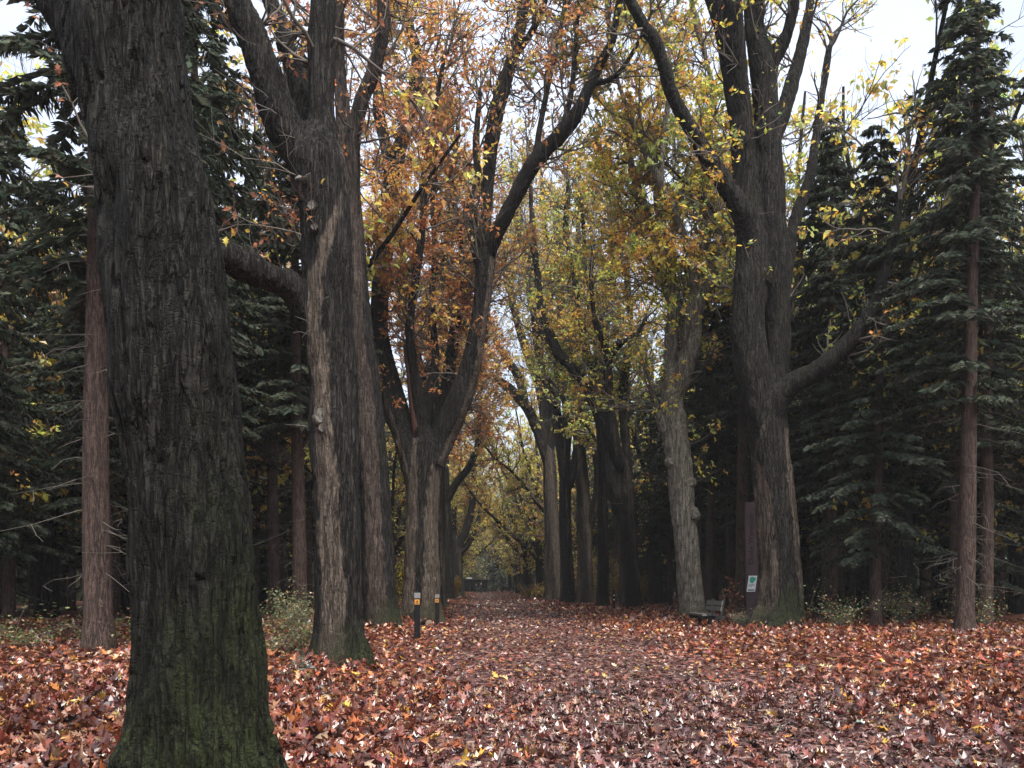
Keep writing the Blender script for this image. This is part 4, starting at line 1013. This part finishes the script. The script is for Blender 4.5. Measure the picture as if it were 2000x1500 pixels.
MIXB = [(3, (.28, .24, .05)), (2, (.32, .14, .05)), (2, (.14, .18, .05)), (1.5, (.36, .2, .1))]
for i, (px, d, h, w, lab) in enumerate(((1128, 80, 5.5, 4.0, 'tall rust and yellow shrub seen between the two blackest oak trunks'), (1165, 74, 4.2, 3.6, 'yellow green shrub behind the slim straight oak'), (1205, 66, 3.0, 3.2, 'olive and rust shrub left of the burl oak foot'), (1262, 62, 2.2, 3.0, 'low rusty shrub right of the burl oak'),
                                        (1035, 92, 1.3, 2.4, 'yellow shrub low at the feet of the distant right row'), (1058, 84, 1.2, 2.0, 'small golden shrub beside the grey ringed oak'))):
    bush('autumn_shrub', lab, at(px, d), d, h, w, MIXB, 1300, .19, 450 + i, 'bush', 'autumn shrubs behind the right row', KITE, 14)
bush('green_shrub', 'tall pale green shrub rising behind the dark glass pavilion', at(925, 175), 175, 7.5, 8.0, PALEG, 2600, .42, 456, 'bush', None, KITE, 16)
bush('yellow_shrub', 'bright yellow sapling glimpsed between the pale brown oak and the wide forked oak', at(776, 48), 48, 3.4, 1.2, [(1, (.5, .36, .03)), (1, (.3, .3, .05))], 300, .17, 461, 'bush', None, KITE, 6)
bush('beech_sprig', 'rusty leaved sapling left of the tall brown sign', at(1430, 31.8), 31.8, 1.9, 1.1, [(2, (.34, .13, .05)), (1, (.4, .22, .13)), (1, (.2, .08, .04))], 95, .15, 462, 'bush', None, MED, 6)
bush('dry_tuft', 'dry pale twiggy tuft between the bench and the tall sign', at(1443, 28.6), 28.6, .5, .9, [(2, (.25, .21, .14)), (1, (.17, .17, .1)), (1, (.3, .14, .07))], 260, .07, 463, 'plant', None, KITE, 22, 'twig_pale')
for i, (px, d, h) in enumerate(((1640, 27, .9), (1760, 30, 1.2), (1900, 28, 1.0))):
    bush('bramble_bush', ['bramble mound right of the many stemmed oak', 'larger bramble mound further right of the many stemmed oak', 'outermost bramble mound at the right margin'][i], at(px, d), d, h, 2.2, BRAM, 600, .1, 470 + i, 'bush', 'brambles at the edge of the right wood', MED[:3])

# ------------------------------------------------------------------ small objects
M['black_wood'] = plain('black_stained_post', (.009, .0085, .0095), .85, .12, var=.4, scale=12, bump=.3, stretch=(4, 4, .5))
M['post_top'] = plain('weathered_grey_top', (.085, .082, .08), .8, .2, var=.4, scale=30)
M['orange'] = plain('orange_plate', (.46, .20, .035), .5, .3, var=.08)
M['black'] = plain('black_print', (.02, .015, .012), .6, .3)


def marker_post(label, px, by, d, h, w, rz):
    x = at(px, d); o = thing('marker_post', (x, d, float(gh(x, d))), label, 'post', 'trail marker posts', rz)
    h2 = w / 2
    mb = MB(); c = .012
    ring = np.array([(-h2 + c, -h2), (h2 - c, -h2), (h2, -h2 + c), (h2, h2 - c), (h2 - c, h2), (-h2 + c, h2), (-h2, h2 - c), (-h2, -h2 + c)])
    zt = h - .16
    V = np.vstack([np.c_[ring * (1.12 if z < .2 else 1.0), np.full(8, z)] for z in (-.2, .12, .22, zt)]); Q = [[r * 8 + k, r * 8 + (k + 1) % 8, r * 8 + 8 + (k + 1) % 8, r * 8 + 8 + k] for r in range(3) for k in range(8)]
    mb.add(V, Q); mb.build('shaft', M['black_wood'], o, smooth=False)
    # sloping grey head, lower towards the walker
    mb = MB(); z0 = zt; g = .004
    R2 = np.array([(-h2 - g, -h2 - g), (h2 + g, -h2 - g), (h2 + g, h2 + g), (-h2 - g, h2 + g)])
    V = np.vstack([np.c_[R2, np.full(4, z0)], np.c_[R2, [z0 + .02, z0 + .02, h, h]]])
    mb.add(V, [[3, 2, 1, 0], [4, 5, 6, 7], [0, 1, 5, 4], [1, 2, 6, 5], [2, 3, 7, 6], [3, 0, 4, 7]]); mb.build('sloped_cap', M['post_top'], o, smooth=False)
    zs = zt - .095
    mb = MB(); mb.box((-.006, -h2 - .004, zs), (w * .84, .006, w * .86)); pl = mb.build('marker_plate', M['orange'], o, smooth=False)
    s = w * .25; y = -h2 - .0095
    def bar(p, q, t):
        p = np.array(p); q = np.array(q); L = np.linalg.norm(q - p); a = math.atan2(q[1] - p[1], q[0] - p[0])
        R = [[math.cos(a), 0, -math.sin(a)], [0, 1, 0], [math.sin(a), 0, math.cos(a)]]
        m2.box((-.006 + (p[0] + q[0]) / 2, y, zs + (p[1] + q[1]) / 2), (L, .003, t), rot=R)
    m2 = MB()
    bar((-s * .8, -s * .35), (0.1 * s, s), .013); bar((.1 * s, s), (s * .85, -s * .35), .0132); bar((-s * .25, s * .02), (s * .45, s * .02), .0128); bar((-s, -s * .95), (s, -s * .95), .0125)
    m2.build('trail_symbol', M['black'], pl, smooth=False)
    return o


marker_post('nearer black marker post with orange plate, in front of the wide forked oak', 815, 1250, 23.0, 1.30, .165, .12)
marker_post('farther black marker post with orange plate, at the path edge', 854, 1218, 32.6, 1.22, .165, .05)
# reflector post on the right
M['reflector'] = plain('white_reflector', (.75, .76, .76), .4, .4, var=.04)
x = at(1199, 45.0); o = thing('reflector_post', (x, 45.0, float(gh(x, 45))), 'short dark post with two white reflector discs by the burl oak', 'post')
mb = MB(); V, Q = tube([[0, 0, -.1], [0, 0, .5], [0, 0, 1.0], [0, 0, 1.02]], [.085, .082, .08, .02], 12); mb.add(V, Q); mb.build('shaft', M['black_wood'], o)
for z in (.98 - .08, .66):
    mb = MB(); V, Q = tube([[.0, -.078, z], [.0, -.092, z], [0, -.095, z]], [.045, .045, .002], 12); mb.add(V, Q); mb.build('reflector', M['reflector'], o)
# cut log behind the near post
M['log_bark'] = bark_material('log_bark', pale=(.12, .08, .055))
x = at(834, 30.0); o = thing('cut_log', (x, 30.0, float(gh(x, 30)) + .1), 'short sawn log lying in the leaves beside the nearer marker post', 'log', rz=.35)
mb = MB(); V, Q = tube([[0, -.3, .02], [0, -.1, .02], [0, .2, .01], [0, .5, 0]], [.13, .135, .13, .12], 14); V = V + np.random.default_rng(8).normal(0, .006, V.shape); mb.add(V, Q, wet=.8, moss=.2); mb.build('log_body', M['log_bark'], o)
M['log_end'] = plain('sawn_wood', (.20, .14, .10), .8, .2, var=.3, scale=25)
mb = MB(); aa = np.linspace(0, 6.283, 14, endpoint=False); V = np.vstack([np.c_[.128 * np.cos(aa), np.full(14, -.302), .02 + .128 * np.sin(aa)], [[0, -.306, .02]]]); mb.add(V, tris=[[k, (k + 1) % 14, 14] for k in range(14)]); mb.build('sawn_end', M['log_end'], o, smooth=False)
# dark dead stick at the foot of the big right oak
x = at(1462, 26.6); o = MB(); V, Q = tube([[-.35, 0, .02], [-.22, 0, .12], [-.1, .1, .2], [.05, .15, .35], [.2, .3, .6]], [.05, .07, .06, .05, .03], 8); V = V + np.random.default_rng(2).normal(0, .012, V.shape); o.add(V, Q, wet=1.0)
ob = o.build('dead_branch', M['bark']); ob.location = (x, 26.6, float(gh(x, 26.6)) - .02); tag(ob, 'black dead branch lying against the foot of the many stemmed oak', 'branch')

# bench
M['bench_wood'] = plain('weathered_bench_plank', (.085, .085, .072), .75, .25, var=.45, scale=9, bump=.4, stretch=(8, 8, 1))
M['bench_dark'] = plain('dark_bench_support', (.010, .010, .010), .7, .3, var=.4)
bd = 28.4; bx = at(1393, bd)
o = thing('park_bench', (bx, bd, float(gh(bx, bd))), 'weathered dark wooden bench with two back planks facing the path', 'bench', rz=math.radians(5))
L = 1.55   # local: length along Y, sitter faces -X
for i, xo in enumerate((-.56, -.38, -.20)):
    mb = MB(); mb.box((xo, 0, .43), (.165, L, .07)); pk = mb.build('seat_plank', M['bench_dark'] if i else M['bench_wood'], o, smooth=False)
for zc in (.635, .825):
    t = math.radians(10); R = [[math.cos(t), 0, math.sin(t)], [0, 1, 0], [-math.sin(t), 0, math.cos(t)]]
    mb = MB(); mb.box((.01 + (zc - .6) * .17, 0, zc), (.05, L, .155), rot=R); mb.build('back_plank', M['bench_wood'], o, smooth=False)
for ys in (-.55, .55):
    mb = MB(); mb.box((-.3, ys, .2), (.1, .12, .425)); mb.box((-.22, ys, .335), (.84, .13, .115))
    mb.build('leg', M['bench_dark'], o, smooth=False)
    mb = MB(); t = math.radians(10); R = [[math.cos(t), 0, math.sin(t)], [0, 1, 0], [-math.sin(t), 0, math.cos(t)]]
    mb.box((.09, ys, .47), (.085, .11, .98), rot=R); mb.build('back_post', M['bench_dark'], o, smooth=False)

# tall sign, its lettering and the info panel
M['sign_brown'] = plain('brown_sign_steel', (.055, .034, .037), .55, .35, var=.15, scale=6)
M['sign_text'] = plain('dark_sign_lettering', (.014, .008, .010), .6, .3, var=.1)
M['white_panel'] = plain('white_info_panel', (.60, .63, .62), .4, .4, var=.03)
M['panel_green'] = plain('panel_green_print', (.03, .30, .19), .5, .3, var=.1)
M['panel_grey'] = plain('panel_grey_print', (.22, .25, .25), .5, .3, var=.1)
M['panel_dark'] = plain('panel_dark_print', (.05, .09, .06), .5, .3, var=.2)
sd = 30.6; s = sd / F; sx = at(1471, sd)
o = thing('entrance_sign', (sx, sd, float(gh(sx, sd))), 'tall narrow dark brown entrance sign with vertical lettering beside the many stemmed oak', 'sign', rz=-.05)
z1 = P(0, 981, sd)[2] - float(gh(sx, sd)); z0 = -.15
hw = 12.5 * s; lean = -.03
def sgx(z): return -4 * s * (z / z1)
mb = MB(); V = []
for z in (z0, z1):
    for (ax, ay) in ((-hw, -.06), (hw, -.06), (hw, .06), (-hw, .06)): V.append((ax + sgx(z), ay, z))
mb.add(V, [[3, 2, 1, 0], [4, 5, 6, 7], [0, 1, 5, 4], [1, 2, 6, 5], [2, 3, 7, 6], [3, 0, 4, 7]]); mb.build('sign_pillar', M['sign_brown'], o, smooth=False)
cu = bpy.data.curves.new('lettering', 'FONT'); cu.body = 'Oude Warande'; cu.size = .27; cu.extrude = .004; cu.align_x = 'LEFT'; cu.space_character = 1.12
cu.materials.append(M['sign_text'])
t_ = bpy.data.objects.new('tmp', cu); COL.objects.link(t_); bpy.context.view_layer.update(); lm_ = bpy.data.meshes.new_from_object(t_.evaluated_get(bpy.context.evaluated_depsgraph_get())); bpy.data.objects.remove(t_)
lt = bpy.data.objects.new('lettering', lm_); COL.objects.link(lt); lt.parent = o
zb = P(0, 1103, sd)[2] - float(gh(sx, sd))
lt.location = (sgx(zb) + .03 + .0, -.0655, zb); lt.rotation_euler = (math.radians(90), math.radians(-90), 0)
# sloped white information panel
pc = P(1470, 1140, sd)[2] - float(gh(sx, sd))
pn = MB(); pw, ph, sk = 8.0 * s, 15.5 * s, 2.2 * s
def panel_shape(mbx, rows, yf, yb):
    n = len(rows); V = [(a, yf, b) for a, b in rows] + [(a, yb, b) for a, b in rows]
    Qs = [[k, (k + 1) % n, n + (k + 1) % n, n + k] for k in range(n)]
    T = [[0, k + 1, k] for k in range(1, n - 1)] + [[n, n + k, n + k + 1] for k in range(1, n - 1)]
    mbx.add(V, Qs, T)
def sk_pt(u, v): return (-.02 + u * pw + v * sk - 2.5 * s, pc + v * ph)
panel_shape(pn, [sk_pt(-1, -1), sk_pt(1, -1), sk_pt(1, 1), sk_pt(-1, 1)], -.10, -.062)
pno = pn.build('info_panel', M['white_panel'], o, smooth=False)
mb = MB(); panel_shape(mb, [sk_pt(a, b) for a, b in ((-.45, .12), (.2, .06), (.35, .2), (.75, .5), (.78, .78), (.35, .74), (.2, .86), (-.55, .84), (-.62, .66), (-.7, .62), (-.6, .34))], -.104, -.1005); mb.build('park_map', M['panel_green'], pno, smooth=False)
mb = MB()
for v in (-.08, -.17, -.26, -.36):
    panel_shape(mb, [sk_pt(-.7, v - .025), sk_pt(.62 if v > -.3 else .1, v - .025), sk_pt(.62 if v > -.3 else .1, v + .025), sk_pt(-.7, v + .025)], -.103, -.1006)
mb.build('text_block', M['panel_grey'], pno, smooth=False)
mb = MB(); panel_shape(mb, [sk_pt(-.78, -.88), sk_pt(.78, -.88), sk_pt(.78, -.72), sk_pt(-.78, -.72)], -.103, -.1007); mb.build('picture_strip', M['panel_dark'], pno, smooth=False)
# small grey white notice behind the sign
nd_ = 62.0; nx = at(1455, nd_); o = thing('notice_board', (nx, nd_, float(gh(nx, nd_))), 'small pale grey board on two thin posts, half hidden behind the tall sign', 'notice board')
M['pale_metal'] = plain('pale_grey_metal', (.30, .34, .38), .45, .4, var=.2)
z_ = P(0, 1165, nd_)[2] - float(gh(nx, nd_))
mb = MB(); mb.box((0, 0, z_), (.62, .05, .38)); mb.build('board', M['pale_metal'], o, smooth=False)
for k in (-.12, .14):
    mb = MB(); V, Q = tube([[k, .06, -.1], [k, .06, .3], [k, .06, z_]], [.035, .035, .035], 8); mb.add(V, Q); mb.build('post', M['pale_metal'], o)

# mirror glass pavilion closing the avenue
M['pav_frame'] = plain('black_pavilion_frame', (.02, .022, .024), .45, .4)
M['pav_roof'] = plain('grey_roof_edge', (.045, .05, .055), .5, .4)
mg, nt, N, Lk = mat_new('dark_reflecting_glass'); out = N.new('ShaderNodeOutputMaterial'); bs = N.new('ShaderNodeBsdfPrincipled'); Lk.new(bs.outputs[0], out.inputs[0])
tc = N.new('ShaderNodeTexCoord'); nn = nd(N, 'ShaderNodeTexNoise', Scale=1.2, Detail=2.0); Lk.new(tc.outputs['Object'], nn.inputs['Vector']); bpn = N.new('ShaderNodeBump'); bpn.inputs['Strength'].default_value = .05; Lk.new(nn.outputs['Fac'], bpn.inputs['Height']); Lk.new(bpn.outputs[0], bs.inputs['Normal'])
bs.inputs['Base Color'].default_value = (.010, .013, .013, 1); bs.inputs['Metallic'].default_value = 0; bs.inputs['Roughness'].default_value = .08
pd = 165.0; x0, x1 = at(905, pd), at(953, pd); o = thing('pavilion', ((x0 + x1) / 2, pd, float(gh((x0 + x1) / 2, pd))), 'low dark glass pavilion at the far end of the leafy path', 'pavilion')
W = x1 - x0; Hh = 2.6
mb = MB(); mb.box((0, 2.5, Hh / 2 - .05), (W - .3, 4.7, Hh - .1)); mb.build('glass_wall', mg, o, smooth=False)
mb = MB(); mb.box((0, 2.5, Hh + .06), (W + .3, 5.4, .16)); rf = mb.build('roof', M['pav_roof'], o, smooth=False)
mb = MB(); mb.box((-W * .27, .6, Hh + .27), (1.1, 1.1, .26)); mb.build('skylight', M['white_panel'], rf, smooth=False)
for k in range(5):
    mb = MB(); mb.box((-W / 2 + .1 + k * (W - .2) / 4, .06, Hh / 2), (.16, .16, Hh)); mb.build('frame_post', M['pav_frame'], o, smooth=False)
mb = MB(); mb.box((0, -.05, .1), (W + .2, .5, .3)); mb.build('plinth', M['pav_frame'], o, smooth=False)
M['lawn'] = plain('bright_lawn', (.34, .42, .2), .8, .2, var=.3, scale=3)


# people far down the path (one skinned body each)
def person(label, px, d, h, face, stride, jacket, trouser, hair, seed):
    x = at(px, d); o = thing('person', (x, d, float(gh(x, d)) + .02), label, 'person', 'walkers far down the path', face)
    k = h / 1.75
    J = {'pel': (0, 0, .95), 'wai': (0, 0, 1.1), 'che': (0, .01, 1.32), 'nck': (0, .01, 1.47), 'hd0': (0, -.01, 1.56), 'hd1': (0, -.015, 1.66), 'top': (0, 0, 1.74)}
    for sd_, st in ((-1, stride), (1, -stride)):
        t = 'l' if sd_ < 0 else 'r'
        J['hip' + t] = (.1 * sd_, 0, .88); J['kne' + t] = (.1 * sd_, -st * .55 - .03, .48); J['ank' + t] = (.1 * sd_, -st + (.1 if st < 0 else 0), .09 + (.05 if st < 0 else 0)); J['toe' + t] = (.11 * sd_, -st - .14 + (.08 if st < 0 else 0), .045)
        J['sho' + t] = (.19 * sd_, .01, 1.40); J['elb' + t] = (.25 * sd_, st * .35 + .05, 1.12); J['wri' + t] = (.24 * sd_, st * .6 - .06, .90); J['han' + t] = (.235 * sd_, st * .7 - .09, .82)
    R = {'pel': (.16, .12), 'wai': (.15, .11), 'che': (.18, .125), 'nck': (.06, .06), 'hd0': (.075, .09), 'hd1': (.08, .095), 'top': (.045, .05)}
    for t in 'lr':
        R.update({'hip' + t: (.1, .1), 'kne' + t: (.065, .07), 'ank' + t: (.05, .05), 'toe' + t: (.045, .035), 'sho' + t: (.075, .08), 'elb' + t: (.052, .055), 'wri' + t: (.042, .042), 'han' + t: (.035, .045)})
    names = list(J); E = [('pel', 'wai'), ('wai', 'che'), ('che', 'nck'), ('nck', 'hd0'), ('hd0', 'hd1'), ('hd1', 'top')]
    for t in 'lr': E += [('pel', 'hip' + t), ('hip' + t, 'kne' + t), ('kne' + t, 'ank' + t), ('ank' + t, 'toe' + t), ('che', 'sho' + t), ('sho' + t, 'elb' + t), ('elb' + t, 'wri' + t), ('wri' + t, 'han' + t)]
    me = bpy.data.meshes.new('body'); me.from_pydata([tuple(c * k for c in J[n]) for n in names], [(names.index(a), names.index(b)) for a, b in E], [])
    b = bpy.data.objects.new('body', me); COL.objects.link(b)
    md = b.modifiers.new('s', 'SKIN'); md.use_smooth_shade = True
    for i, n in enumerate(names):
        sv = me.skin_vertices[0].data[i]; sv.radius = [r * k for r in R[n]]; sv.use_root = (n == 'pel')
    b.modifiers.new('u', 'SUBSURF').levels = 2
    bpy.context.view_layer.update(); dg = bpy.context.evaluated_depsgraph_get(); nm = bpy.data.meshes.new_from_object(b.evaluated_get(dg)); bpy.data.objects.remove(b)
    nm.name = 'body'; nm.materials.clear()
    for m_ in (trouser, jacket, SKIN, SHOE): nm.materials.append(m_)
    for p in nm.polygons:
        z = p.center.z / k; xx = abs(p.center.x) / k; p.use_smooth = True
        p.material_index = 3 if z < .11 else 2 if z > 1.5 or (z < .9 and xx > .19) else 1 if z > .84 and (z > .93 or xx > .19) else 0
    b = bpy.data.objects.new('body', nm); COL.objects.link(b); b.parent = o
    # hair cap with a fringe
    mb = MB(); th = np.linspace(0, 2 * math.pi, 16, endpoint=False); rows = []
    for ph in np.linspace(.05, 1.75, 7): rows.append(np.c_[.097 * np.sin(ph) * np.cos(th), .01 + .112 * np.sin(ph) * np.sin(th) + .02, 1.66 + .125 * np.cos(ph) - .02 * np.clip(np.sin(th), 0, 1) * (ph > 1)])
    V = np.concatenate(rows) * k; Q = [[r * 16 + j, r * 16 + (j + 1) % 16, r * 16 + 16 + (j + 1) % 16, r * 16 + 16 + j] for r in range(6) for j in range(16)]
    mb.add(V, Q); mb.build('hair', hair, o)


SKIN = plain('skin', (.42, .26, .19), .55, .3, var=.05); SHOE = plain('shoe', (.02, .02, .02), .6, .3)
JD = plain('black_jacket', (.026, .026, .032), .8, .2); TD = plain('dark_trousers', (.016, .017, .024), .8, .2); HG = plain('grey_hair', (.32, .30, .28), .7, .2); HB = plain('brown_hair', (.06, .04, .03), .6, .3)
person('left walker of the pair in dark jacket and trousers, far down the path', 930, 146, 1.74, math.radians(8), .2, JD, TD, HB, 1)
person('right walker of the pair in black coat with grey hair, far down the path', 939.5, 141, 1.78, math.radians(-12), -.22, JD, TD, HG, 2)

hm, nt, N, L = mat_new('haze_air'); ho = N.new('ShaderNodeOutputMaterial'); pv = N.new('ShaderNodeVolumePrincipled')
pv.inputs['Density'].default_value = .0003; pv.inputs['Color'].default_value = (.92, .94, .95, 1); L.new(pv.outputs[0], ho.inputs['Volume'])
mb = MB(); mb.box((0, 320, 22), (860, 780, 47)); tag(mb.build('haze', hm, smooth=False), kind='stuff')

# ------------------------------------------------------------------ sky, sun, camera, render settings
wd = bpy.data.worlds.new('World'); SC.world = wd; wd.use_nodes = True
N = wd.node_tree.nodes; L = wd.node_tree.links; N.clear()
sky = N.new('ShaderNodeTexSky'); sky.sky_type = 'NISHITA'; sky.sun_disc = False
EL, AZ = math.radians(62), math.radians(155)
sky.sun_elevation = EL; sky.sun_rotation = AZ; sky.dust_density = 4.0; sky.air_density = 1.0
bg = N.new('ShaderNodeBackground'); bg.inputs['Strength'].default_value = .12
tcw = N.new('ShaderNodeTexCoord'); cn = nd(N, 'ShaderNodeTexNoise', Scale=2.6, Detail=5.0, Roughness=.55); L.new(tcw.outputs['Generated'], cn.inputs['Vector'])
cr_ = ramp(N, [(.33, (1.40, 1.56, 1.88)), (.66, (2.05, 2.20, 2.52))]); L.new(cn.outputs['Fac'], cr_.inputs[0])
ov = mixc(N, L, .86, sky.outputs[0], cr_.outputs[0])     # overcast: cloud layer hides most of the blue
L.new(ov, bg.inputs['Color'])
wo = N.new('ShaderNodeOutputWorld'); L.new(bg.outputs[0], wo.inputs[0])
sl = bpy.data.lights.new('sun', 'SUN'); sl.energy = 1.5; sl.angle = math.radians(25); sl.color = (1, .96, .9)
so = bpy.data.objects.new('sun', sl); COL.objects.link(so)
dirv = Vector((math.sin(AZ) * math.cos(EL), math.cos(AZ) * math.cos(EL), math.sin(EL)))
so.rotation_euler = dirv.to_track_quat('Z', 'Y').to_euler(); so.location = (0, 0, 40)

cam = bpy.data.cameras.new('camera'); co = bpy.data.objects.new('camera', cam); COL.objects.link(co)
co.location = (0, 0, HC); co.rotation_euler = (math.radians(90), 0, 0)
cam.sensor_width = 36; cam.sensor_fit = 'HORIZONTAL'; cam.lens = 36 * F / 2000; cam.shift_y = (HY - 750) / 2000; cam.clip_end = 1500; cam.clip_start = .1
SC.camera = co
SC.view_settings.view_transform = 'Standard'; SC.view_settings.look = 'None'; SC.view_settings.gamma = 1; SC.view_settings.exposure = 2.35
SC.cycles.max_bounces = 8; SC.cycles.diffuse_bounces = 5; SC.cycles.glossy_bounces = 2; SC.cycles.transmission_bounces = 5
